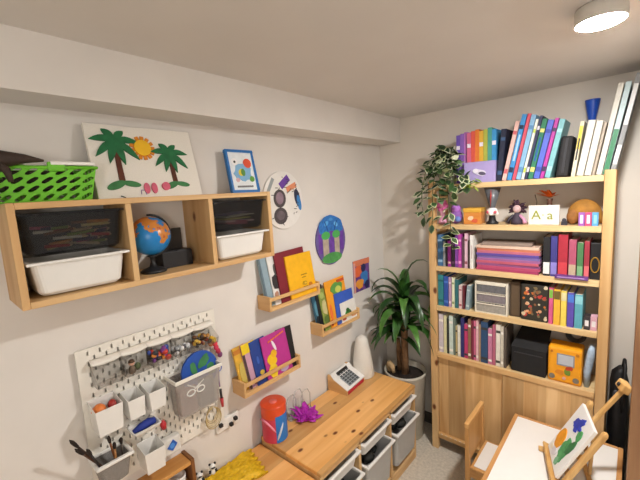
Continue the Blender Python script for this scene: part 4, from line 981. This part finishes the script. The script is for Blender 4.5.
for i in range(5): leaf(k, (-.0, 0, .14), R(150+20*i), R(45), .07, .013, 4, OG, n=5)
k.build('petals', t)
k = MB(); k.tube([(-.07, 0, .0), (-.06, 0, .12), (-.07, 0, .16)], .0025, col('#4a4030'), 6); k.box((-.08, -.01, 0), (-.06, .01, .006), col('#4a4030')); k.build('twig', t)
k = MB(); k.box((-.012, -.012, 0), (.014, .012, .02), col('#2c2c36', .6)); k.ball((0, -.004, .026), .01, col('#3a3a46', .6), 8, 6); tag(k.build('dark_trinket', None, (1.202, -.185, Z2)), 'tiny dark trinket between the letter card and the brown pouch', 'trinket')
t = thing('brown_pouch', 'mustard brown padded pouch at the right end of the trinket shelf', 'pouch', (1.285, -.115, Z2))
PB = col('#9c6c28', .8, noise=.25, scale=25, bump=.2)
k = MB(); rings = []
for i in range(13):
    u = i/12; x = -.075+.148*u; q = math.sin(PI*min(1, max(0, u*.9+.08)))**.35; rings.append([(x, .05*q*math.cos(a)*1.0, .001+.065*q+.062*q*math.sin(a)) for a in [2*PI*j/20 for j in range(20)]])
k.loft(rings, PB, True, True); k.build('pouch_body', t)
k = MB(); k.ball((-.052, -.04, .04), (.026, .022, .038), col('#94602c', .8, noise=.25, scale=40, bump=.3), 14, 10); k.build('front_paw', t)
for i, (c, c2, nm) in enumerate((('#9a5ab0', '#e8e0f0', 'purple and white'), ('#d04a7a', '#e8e8f4', 'pink and white'), ('#5aa0d0', '#8ac4e4', 'light blue'))):
    k = MB(); k.box((-.0125, 0, 0), (.0125, .018, .066), col(c, .5)); k.sheet(rect(-.006, .012, .006, .054), col(c2, .5), ((0, 0, 0), (1, 0, 0), (0, 0, 1), (0, -1, 0)), .0008)
    tag(k.build('small_box', None, (1.277+.027*i, -.215, Z2), None, .0015), f'{nm} small box in front of the mustard brown pouch', 'box', 'small boxes on the trinket shelf')

# ---- third shelf
Z3 = SZ['third']; GS = 'books on the shelf below the trinkets'
R3 = [(.532, .034, .205, '#3a6a98', '#8ab0d0', None, 'steel blue book at the far left of the shelf below the trinkets'),
 (.568, .014, .16, '#9aa0a8', None, None, 'slim grey book second from left on the shelf below the trinkets'),
 (.584, .012, .20, '#23202a', None, None, 'thin black book left of the purple ones below the trinkets'),
 (.598, .020, .165, '#9a2f98', '#d8b0a8', None, 'vivid purple book with a pale top below the trinkets'),
 (.620, .022, .18, '#2c2430', '#5a3a5a', None, 'dark plum book between two purple books below the trinkets'),
 (.644, .018, .20, '#7a3f98', '#b070b8', None, 'violet book in the left row below the trinkets'),
 (.664, .020, .21, '#b040a0', '#e0a0d0', None, 'magenta purple book in the left row below the trinkets'),
 (.686, .014, .19, '#58404e', None, None, 'dull mauve book right of the magenta purple one below the trinkets'),
 (.702, .018, .215, '#d8b4c4', '#8a4a5a', None, 'pale pink book near the notebook stack below the trinkets'),
 (.722, .010, .17, '#3a2a2a', None, None, 'thin dark brown book near the notebook stack below the trinkets'),
 (.734, .020, .205, '#e2e0dc', None, '#c8b8b8', 'white book directly left of the notebook stack below the trinkets')]
for xl, w, h, c, a1, a2, lb in R3: spine_book(lb, xl+w, Z3, w-.001, h, .165, 0, c, GS, -.21, a1, acc2=a2)
ST = [('#a03a62', 'crimson pink'), ('#b24a6c', 'raspberry'), ('#8f5284', 'orchid purple'), ('#bb5a70', 'salmon pink'), ('#9c6294', 'mauve'), ('#7a68a8', 'periwinkle'), ('#5c4a9a', 'indigo'), ('#b8687e', 'rose'), ('#c8785c', 'coral orange'), ('#d8bca8', 'cream')]
z = Z3+.0005
for i, (c, nm) in enumerate(ST):
    hh = .0145; k = MB(); cm = col(c, .5)
    k.box((-.163, 0, 0), (.163, .16, .0018), cm); k.box((-.163, 0, hh-.0018), (.163, .16, hh), cm); k.box((-.163, 0, .0018), (.163, .003, hh-.0018), cm); k.box((-.161, .003, .0018), (.161, .158, hh-.0018), M_paper)
    tag(k.build('notebook', None, (.937+.003*((i*5) % 3-1), -.212+.002*(i % 3), z), (0, 0, R(((i*7) % 5-2)*.4)), .0008, 1), f'{nm} notebook in the flat stack below the trinkets, {"topmost" if i == 9 else "lowest" if i == 0 else "layer %s from the bottom" % ["", "two", "three", "four", "five", "six", "seven", "eight", "nine"][i]}', 'notebook', 'flat stack of notebooks')
    z += hh+.0003
k = MB(); k.box((-.14, 0, 0), (.12, .14, .018), col('#8a7a70', .7)); tag(k.build('folder', None, (.94, -.2, z+.0003), (0, 0, R(2)), .002), 'greyish brown folder lying on top of the notebook stack', 'folder')
R3b = [(1.115, .032, .21, '#1c1c20', '#e0e0e0', None, 'black book with pale lettering strip right of the notebook stack'),
 (1.149, .030, .215, '#3d3a80', '#8a80c8', None, 'indigo book between the black and the red book'),
 (1.182, .042, .225, '#a6283a', '#c43e48', None, 'thick red book on the right of the shelf below the trinkets'),
 (1.228, .032, .20, '#a8506a', '#b8a488', None, 'rose pink book right of the thick red book'),
 (1.263, .026, .185, '#4a7a4e', '#78a878', None, 'green book right of the rose pink book'),
 (1.292, .022, .195, '#9a3040', '#d86a70', None, 'dark red book right of the green book')]
for xl, w, h, c, a1, a2, lb in R3b: spine_book(lb, xl+w, Z3, w-.001, h, .165, 0, c, GS, -.21, a1, ((.05, .35),), a2)
t = thing('ring_box', 'black box with a golden ring at the right end below the trinkets', 'box', (1.337, -.2, Z3+.0005))
k = MB(); k.box((-.02, 0, 0), (.02, .14, .185), M_black); k.build('box_body', t, bevel=.002)
k = MB(); k.tube([(.0+.017*math.cos(a), -.003, .075+.038*math.sin(a)) for a in [2*PI*i/20 for i in range(20)]], .003, col('#c89a3a', .35, metal=.6), 6, closed=True); k.build('ring', t)
k = MB(); k.box((-.07, 0, 0), (.07, .030, .016), col('#5f347c', .5, noise=.2)); k.box((-.06, -.0012, .004), (.055, 0, .011), col('#a57fb8', .5)); tag(k.build('purple_case', None, (1.245, -.2415, Z3+.0005), None, .002), 'flat purple strip lying on the edge in front of the red book', 'case')

# ---- fourth shelf
Z4 = SZ['fourth']; G4 = 'books on the shelf with the clear drawers'
R4 = [(.532, .036, .205, '#2f8088', '#1f5a66', 0, 'teal book at the far left of the shelf with clear drawers'),
 (.570, .030, .20, '#2a50a0', '#4a78c8', 0, 'royal blue book right of the teal one on the drawers shelf'),
 (.602, .018, .195, '#b090b0', '#d8c8d8', 0, 'lilac book right of the royal blue one on the drawers shelf'),
 (.622, .018, .195, '#d8dcc0', '#8aa070', 0, 'pale cream green book in the left row on the drawers shelf'),
 (.642, .022, .185, '#2f6a70', None, 0, 'dark teal book before the pink one on the drawers shelf'),
 (.666, .020, .15, '#d8c0c0', '#a04a5a', 0, 'pale pink short book on the drawers shelf'),
 (.690, .012, .15, '#6a2a34', None, 0, 'thin wine red book on the drawers shelf'),
 (.706, .022, .155, '#8aa0a8', '#b8c8c8', 4, 'blue grey book leaning beside the clear drawers')]
for xl, w, h, c, a1, tl, lb in R4: spine_book(lb, xl+w, Z4, w-.001, h, .16, tl, c, G4, -.212, a1)
t = thing('drawer_cabinet', 'small white cabinet with three clear drawers on the bookcase', 'drawer cabinet', (.856, -.215, Z4+.0005))
hw, hh = .091, .192
k = MB(); Fm = col('#dcd6c6', .5)
k.box((-hw, 0, 0), (-hw+.01, .16, hh), Fm); k.box((hw-.01, 0, 0), (hw, .16, hh), Fm); k.box((-hw+.01, 0, 0), (hw-.01, .16, .008), Fm); k.box((-hw+.01, 0, hh-.01), (hw-.01, .16, hh), Fm); k.box((-hw+.01, .155, .008), (hw-.01, .16, hh-.01), Fm)
for z in (.066, .126): k.box((-hw+.01, .0, z), (hw-.01, .155, z+.003), Fm)
k.build('cabinet_frame', t, bevel=.001)
for i, (z, c) in enumerate(((.009, '#a8a49c'), (.070, '#8a8288'), (.130, '#6f7074'))):
    k = MB(); m = col(c, .25, noise=.15, scale=60, alpha=.85); k.box((-hw+.012, -.001, z), (hw-.012, .003, z+.052), m); k.box((-hw+.012, .003, z), (hw-.012, .15, z+.003), m); d = k.build('drawer', t, bevel=.001)
    k = MB(); k.box((-hw+.012, -.006, z+.046), (hw-.012, -.001, z+.0525), Fm); k.build('drawer_lip', d)
cc = [['#7a7a7c', '#5a5a5e', '#9a9a90'], ['#c83a4a', '#e0a03a', '#5a3a6a'], ['#2a2a30', '#4a4a52', '#3a3a3e']]
for i, z in enumerate((.013, .074, .134)):
    g = random.Random(i); k = MB()
    for q in range(10): k.tube([(-.07+.014*q, .02, .008), (-.06+.014*q+g.uniform(-.008, .008), .12, .01)], .006, col(cc[i][q % 3], .6), 6)
    tag(k.build('crayons', None, (.856, -.215, Z4+z)), ('grey sticks in the bottom clear drawer', 'red, orange and violet crayons in the middle clear drawer', 'dark sticks in the top clear drawer')[i], 'crayons')
k = MB(); k.box((-.026, 0, 0), (.026, .15, .205), col('#4a3a2a', .7, noise=.15)); k.box((-.02, -.001, .01), (.02, 0, .19), col('#5a4834', .7)); tag(k.build('brown_box', None, (.98, -.19, Z4+.0005), None, .003), 'dark brown narrow box right of the clear drawers', 'box')
t = thing('floral_tin', 'dark box with an orange floral pattern on the bookcase', 'box', (1.079, -.21, Z4+.0005))
k = MB(); k.box((-.065, 0, 0), (.065, .14, .205), col('#2c2a24', .5)); k.build('box_body', t, bevel=.004)
k = MB(); g = random.Random(31)
for i in range(46):
    p = (g.uniform(-.056, .056), g.uniform(.012, .195)); k.sheet(ell(p[0], p[1], g.uniform(.005, .011), None, 0, 7, .5, i), col(['#c06a2a', '#b83a34', '#d8a078', '#7a6a4a', '#8a5a3a', '#cfc0a0'][i % 6], .6), ((0, 0, 0), (1, 0, 0), (0, 0, 1), (0, -1, 0)), .0006, .0001+.00003*i)
k.build('flower_pattern', t)
R4b = [(1.147, .020, .20, '#d05a8a', '#7ab84a', 0, 'pink book with a green top right of the floral box'),
 (1.169, .030, .195, '#e8b23a', '#6a5a2a', 0, 'golden yellow book with a dark spot on its spine'),
 (1.201, .026, .19, '#e8cf5a', '#d8d0a0', 0, 'light yellow book right of the golden yellow one'),
 (1.229, .030, .185, '#5a4aa8', '#4a7ad0', 0, 'violet blue book right of the yellow pair'),
 (1.261, .034, .18, '#5aa4b4', '#8ac8d0', 0, 'turquoise book at the right end of the drawers shelf')]
for xl, w, h, c, a1, tl, lb in R4b: spine_book(lb, xl+w, Z4, w-.001, h, .16, tl, c, G4, -.212, a1, ((.72, .95),))
for i, (c, nm, z) in enumerate((('#c8b8bc', 'pale grey'), ('#d890a8', 'pink'))) if False else enumerate([('#3a3438', 'dark', 0), ('#d8a8b8', 'pale pink', 1)]):
    k = MB(); k.box((-.013, 0, 0), (.013, .06, .07), col(c, .5, noise=.2)); k.sheet(rect(-.008, .02, .008, .05), col('#e4e0e0'), ((0, 0, 0), (1, 0, 0), (0, 0, 1), (0, -1, 0)), .0008)
    tag(k.build('small_box', None, (1.314+.028*i, -.21, Z4+.0005), None, .002), f'{nm} little box with a white label in the drawers shelf corner', 'box', 'little boxes beside the turquoise book')

# ---- fifth shelf
Z5 = SZ['fifth']; G5 = 'books on the shelf above the sliding doors'
cols5 = [(.534, .030, .262, '#c8c0c8', 'pale grey lilac'), (.566, .020, .255, '#d8d4a8', 'cream'), (.587, .014, .24, '#2c3430', 'blackish green'), (.602, .026, .262, '#c4d4cc', 'mint white'), (.629, .014, .25, '#6a7a70', 'grey green'), (.644, .012, .2, '#b8a878', 'khaki'), (.657, .018, .205, '#d8d8d0', 'off white'), (.676, .022, .262, '#2c2f6a', 'navy'), (.699, .022, .225, '#b83a6a', 'cerise'), (.722, .018, .262, '#8a6a50', 'brown'), (.741, .014, .255, '#7a2a40', 'wine'), (.756, .014, .258, '#c8688a', 'dusty pink'), (.771, .014, .262, '#e0b8bc', 'blush'), (.786, .012, .24, '#a88a70', 'tan'), (.799, .040, .262, '#2a4a70', 'thick slate blue'), (.840, .024, .225, '#c07a9a', 'rose mauve'), (.865, .018, .255, '#b0607a', 'plum pink'), (.884, .026, .26, '#ddd8cc', 'ivory'), (.911, .016, .255, '#c8c0b0', 'stone beige'), (.928, .014, .25, '#5a5048', 'dark taupe')]
for i, (xl, w, h, c, nm) in enumerate(cols5):
    nb = cols5[i-1][4] if i else None
    spine_book(f'{nm} book above the sliding doors, ' + (f'right of the {nb} one' if nb else 'at the far left'), xl+w, Z5, w-.001, h, .165, 0, c, G5, -.212, ['#e8e4dc', None, '#3a3a3a'][i % 3], ((.08, .14), (.8, .86)))
t = thing('black_box', 'large black fabric box with a raised lid on the bookcase', 'box', (1.055, -.214, Z5+.0005))
BKm = col('#141416', .75, noise=.2, bump=.2)
k = MB(); k.box((-.087, 0, 0), (.087, .19, .145), BKm); k.build('box_body', t, bevel=.006)
k = MB(); k.add([(-.088, -.002, .146), (.088, -.002, .146), (.088, .17, .235), (-.06, .17, .235), (-.088, -.002, .15), (.088, -.002, .15), (.088, .17, .239), (-.06, .17, .239)], [(0, 3, 2, 1), (4, 5, 6, 7), (0, 1, 5, 4), (1, 2, 6, 5), (2, 3, 7, 6), (3, 0, 4, 7)], BKm); k.build('lid', t)
part_box('front_band', (-.07, -.004, .115), (.07, 0, .121), col('#2c2c30', .4), t, .001)
t = thing('yellow_toy_box', 'yellow orange activity box with a grey screen on the bookcase', 'toy', (1.2265, -.215, Z5+.0005))
YB = col('#eea018', .45, noise=.05)
k = MB(); k.box((-.076, 0, 0), (.076, .12, .198), YB); k.build('box_body', t, bevel=.012)
fr = ((0, -.0002, 0), (1, 0, 0), (0, 0, 1), (0, -1, 0))
relief('screen', t, [(rect(-.034, .10, .044, .165), col('#8a8e94')), (rect(-.028, .107, .038, .16), col('#b8bcc4'))], frame=fr)
relief('knobs', t, [(ell(-.055, .03, .014), col('#7a7468')), (ell(.052, .03, .014), col('#7a7468')), (ell(.0, .03, .008), col('#d8a8a0')), (ell(-.058, .172, .006), col('#b86a18')), (ell(.056, .172, .008), col('#c87a18'))], frame=fr)
relief('printed_figure', t, [(ell(.014, .068, .014, .02, .2, 12, .2), col('#6f8a2c')), (ell(.022, .09, .018, .012, .4, 12, .3), col('#b8421c')), (ell(-.02, .06, .02, .014, 0, 12, .3), col('#d8861c'))], frame=fr)
k = MB()
for i in range(5): k.tube([((.044-.004*i)*math.cos(a), -.012+.01*i, .046+(.042-.004*i)*math.sin(a)) for a in [2*PI*j/24 for j in range(24)]], .0045, col('#3a3836', .5), 6, closed=True)
tag(k.build('cable_coil', None, (1.262, -.112, Z5+.2), (R(-20), 0, 0)), 'dark coiled cable lying on top of the yellow box', 'cable')
t = thing('blue_bag', 'pale blue crumpled paper roll between the yellow box and the post', 'paper', (1.327, -.2, Z5+.0005))
k = MB(); k.loft([[(p[0]-.006, p[1]+.02, 0) for p in ell(0, 0, .012, .016, n=10)], [(p[0]-.004, p[1]+.02, .08) for p in ell(0, 0, .018, .018, n=10, wob=.4)], [(p[0]+.004, p[1]+.02, .16) for p in ell(0, 0, .022, .018, n=10, wob=.4, seed=3)], [(p[0]+.014, p[1]+.02, .235) for p in ell(0, 0, .012, .014, n=10, wob=.3)]], col('#a8bcd0', .5, noise=.15, scale=40, bump=.4), True, True); k.build('paper_roll', t)

# ================================================================== black bag beside the bookcase
t = thing('black_bag', 'black bag hanging upright between the bookcase and the brown door post', 'bag', (1.452, -.12, 0))
BG = col('#101012', .6, noise=.25, bump=.3)
k = MB(); k.loft([[(p[0], p[1], z) for p in ell(dx, 0, rx, ry, n=14, wob=.25, seed=s)] for z, rx, ry, dx, s in ((.001, .028, .05, 0, 1), (.1, .036, .06, .0, 2), (.3, .038, .07, 0, 3), (.5, .040, .07, .0, 4), (.66, .038, .065, 0, 5), (.74, .037, .055, 0, 6), (.80, .03, .045, -.002, 7), (.825, .012, .03, .006, 8))], BG, True, True); k.build('bag_body', t)
k = MB(); k.tube([(.012, -.05, .60), (.018, -.062, .72), (.02, -.045, .84), (.016, -.01, .87), (.012, .02, .82)], .008, BG, 8); k.build('strap', t)
k = MB(); k.ball((-.012, -.062, .70), (.012, .006, .022), col('#4a4a50', .4), 10, 6); k.build('buckle', t)

# ================================================================== children's table and chair
TX0, TX1, TY1, TY0, TZ = 1.008, 1.482, -.283, -1.12, .482
t = thing('childrens_table', 'low wooden childrens table with a white top', 'table', (TX0, TY0, 0))
w, l = TX1-TX0, TY1-TY0; TW = wood('#d9a468', '#b9824a', 'y')
TWx = wood('#d9a468', '#b9824a', 'x')
part_box('table_frame', (0, 0, TZ-.045), (.02, l, TZ), TW, t, .004); part_box('table_frame', (w-.02, 0, TZ-.045), (w, l, TZ), TW, t, .004)
part_box('table_frame', (.02, 0, TZ-.045), (w-.02, .02, TZ), TWx, t, .004); part_box('table_frame', (.02, l-.02, TZ-.045), (w-.02, l, TZ), TWx, t, .004)
k = MB(); k.box((.0195, .0195, TZ-.014), (w-.0195, l-.0195, TZ-.002), col('#eceae6', .45, noise=.01)); k.build('white_top', t, bevel=.001)
for sx in (0, 1):
    for sy in (0, 1):
        k = MB(); x = .035 if sx == 0 else w-.035; y = .05 if sy == 0 else l-.028
        k.loft([[(x-.016, y-.018, 0), (x+.016, y-.018, 0), (x+.016, y+.018, 0), (x-.016, y+.018, 0)], [(x-.02, y-.022, TZ-.02), (x+.02, y-.022, TZ-.02), (x+.02, y+.022, TZ-.02), (x-.02, y+.022, TZ-.02)]], wood('#d9a468', '#b9824a', 'z')); k.build('leg', t, bevel=.003)
t = thing('childrens_chair', 'small wooden childrens chair with a white seat tucked under the table', 'chair', (.85, -.478, 0))
cw_ = .131; CWz = wood('#dcab6c', '#c08a4c', 'z'); CWy = wood('#dcab6c', '#c08a4c', 'y')
for s in (-1, 1):
    y = s*(cw_-.011)
    k = MB(); k.loft([[(-.012, y-.011, 0), (.014, y-.011, 0), (.014, y+.011, 0), (-.012, y+.011, 0)], [(-.01, y-.011, .26), (.016, y-.011, .26), (.016, y+.011, .26), (-.01, y+.011, .26)], [(-.012, y-.011, .505), (.008, y-.011, .505), (.008, y+.011, .505), (-.012, y+.011, .505)]], CWz); k.build('back_post', t, bevel=.003)
    k = MB(); k.box((.235, y-.012, 0), (.26, y+.012, .27), CWz); k.build('leg', t, bevel=.003)
    part_box('side_rail', (.014, y-.009, .225), (.24, y+.009, .268), wood('#dcab6c', '#c08a4c', 'x'), t, .002)
part_box('back_rail', (-.014, -cw_, .503), (.010, cw_, .530), CWy, t, .004)
part_box('back_panel', (-.005, -cw_+.022, .295), (.004, cw_-.022, .504), CWz, t, .002)
part_box('seat_frame', (.016, -cw_-.002, .27), (.275, cw_+.002, .288), CWy, t, .004)
k = MB(); k.box((.032, -cw_+.014, .2885), (.262, cw_-.014, .2925), col('#efece6', .5, noise=.01)); k.build('seat_pad', t, bevel=.001)

# ================================================================== table easel with painted canvas
EO = Vector((1.2335, -.6325, TZ-.0015))        # middle of the ledge line on the table
e1 = Vector((.27, -.963, 0)).normalized(); e2 = Vector((-e1.y, e1.x, 0))          # e1 along the ledge towards the viewer, e2 back
e2 = Vector((.963, .27, 0)).normalized()
upv = (e2*.462 + Vector((0, 0, .887))).normalized(); nrm = (e2*-.887 + Vector((0, 0, .462))).normalized()
EM = Matrix(((e1.x, e2.x, 0, 0), (e1.y, e2.y, 0, 0), (0, 0, 1, 0), (0, 0, 0, 1)))
rz = math.atan2(e1.y, e1.x)
t = thing('table_easel', 'small wooden table easel holding a painted canvas on the white table', 'easel', EO, rz)
# local: x along e1, y along e2 (flip sign), z up
loc_e2 = Vector((0, 1, 0)) if (Matrix.Rotation(rz, 3, 'Z') @ Vector((0, 1, 0))).dot(e2) > 0 else Vector((0, -1, 0))
ux = Vector((1, 0, 0)); uy = loc_e2; uz = Vector((0, 0, 1))
lu = (uy*.462+uz*.887).normalized(); ln_ = (uy*-.887+uz*.462).normalized()
EW = wood('#e2b878', '#cc9a58', 'z')
def beam(name, a, b, w, th, wd=None, nd=None, m=EW, rnd=True):
    a = Vector(a); b = Vector(b); d = (b-a).normalized(); s = (wd or ux); s = (s - d*s.dot(d)).normalized(); n = d.cross(s)
    k = MB(); rg = lambda p, f: [tuple(p+s*w*f+n*th*f), tuple(p-s*w*f+n*th*f), tuple(p-s*w*f-n*th*f), tuple(p+s*w*f-n*th*f)]
    k.loft([rg(a, 1), rg(b, 1)] + ([rg(b+d*w*.7, .75), rg(b+d*w*.95, .4)] if rnd else []), m); return k.build(name, t, bevel=min(w, th)*.3)
for s in (-1, 1): beam('side_rail', ux*s*.115 + uy*.022 + uz*.011, ux*s*.115 + lu*.325 + uy*.014, .013, .009)
mast = beam('mast', uy*.026+uz*.06, lu*.49+uy*.018, .010, .007)
# foot frame on the table
for s in (-1, 1): beam('foot', ux*s*.115 - uy*.035 + uz*.0105, ux*s*.115 + uy*.15 + uz*.0105, .010, .009, rnd=True)
beam('cross_bar', ux*-.104 + uy*.14 + uz*.0105, ux*.104 + uy*.14 + uz*.0105, .009, .009, uy, rnd=False)
beam('cross_bar', ux*-.101 + lu*.07 + uy*.017, ux*.101 + lu*.07 + uy*.017, .010, .006, lu, rnd=False)
beam('cross_bar', ux*-.101 + lu*.20 + uy*.024, ux*.101 + lu*.20 + uy*.024, .010, .006, lu, rnd=False)
beam('ledge', ux*-.135 + lu*.032 - uy*.012, ux*.135 + lu*.032 - uy*.012, .020, .006, ln_, rnd=False)
beam('rear_strut', uy*.145+uz*.022, lu*.26+uy*.035, .009, .006)
k = MB(); c = lu*.505+uy*.018
k.push(Matrix.Translation(c) @ Matrix((ux, ln_, lu)).transposed().to_4x4()); k.box((-.034, -.012, -.018), (.034, .022, .018), EW); k.build('top_clamp', mast, bevel=.006)
k = MB(); k.push(Matrix.Translation(c - ln_*.0 + ln_*.022) @ Matrix((ux, lu, ln_)).transposed().to_4x4()); k.lathe([(.008, 0), (.008, .006), (.002, .008)], M_black, 12); k.build('screw_knob', mast)
# canvas (rests on the ledge, its own thing)
t = thing('painted_canvas', 'small white canvas with orange, green and blue paint on the table easel', 'painting', EO, rz)
base = lu*.041 - uy*.004
fr = (base, ux, lu, ln_)
cwh = .106; chh = .280
k = MB(); k.sheet(rect(-cwh, 0, cwh, chh), col('#ebe9e6', .7, noise=.02, scale=150), fr, .014, 0); k.build('canvas', t, bevel=.002)
fr = (base+ln_*.014, ux, lu, ln_)
def mir(pl): return [(-p[0] if False else p[0], p[1]) for p in pl]
OP = col('#e89a24', .5, noise=.15); GP = col('#4a9a5c', .5, noise=.25, scale=60); BP = col('#2a3fb0', .5, noise=.2); GD = col('#2f7a48', .5, noise=.25)
it = [(ell(-.055, .095, .038, .05, .15, 22, .1), OP), (ell(.028, .09, .034, .058, .25, 18, .3, 5), GP), (ell(.056, .135, .02, .042, -.2, 14, .3, 3), GD), (ell(.052, .20, .02, .028, .3, 14, .3, 4), GP), (ell(.035, .035, .016, .022, .2, 12, .4, 4), col('#7ab48a', .5)),
      (ell(-.024, .215, .038, .024, .5, 14, .5, 7), BP), (ell(.005, .24, .016, .026, -.4, 12, .5, 8), BP), (ell(-.008, .19, .018, .012, 0, 12, .5, 9), BP), (ell(.016, .212, .02, .01, .3, 12, .5, 10), BP),
      (ell(-.03, .035, .025, .02, 0, 14, .4, 12), col('#d8d4d8', .6)), (ell(-.07, .03, .015, .012, 0, 10, .4, 2), col('#e4dcc8', .6))]
relief('paint_strokes', t, it, frame=fr)
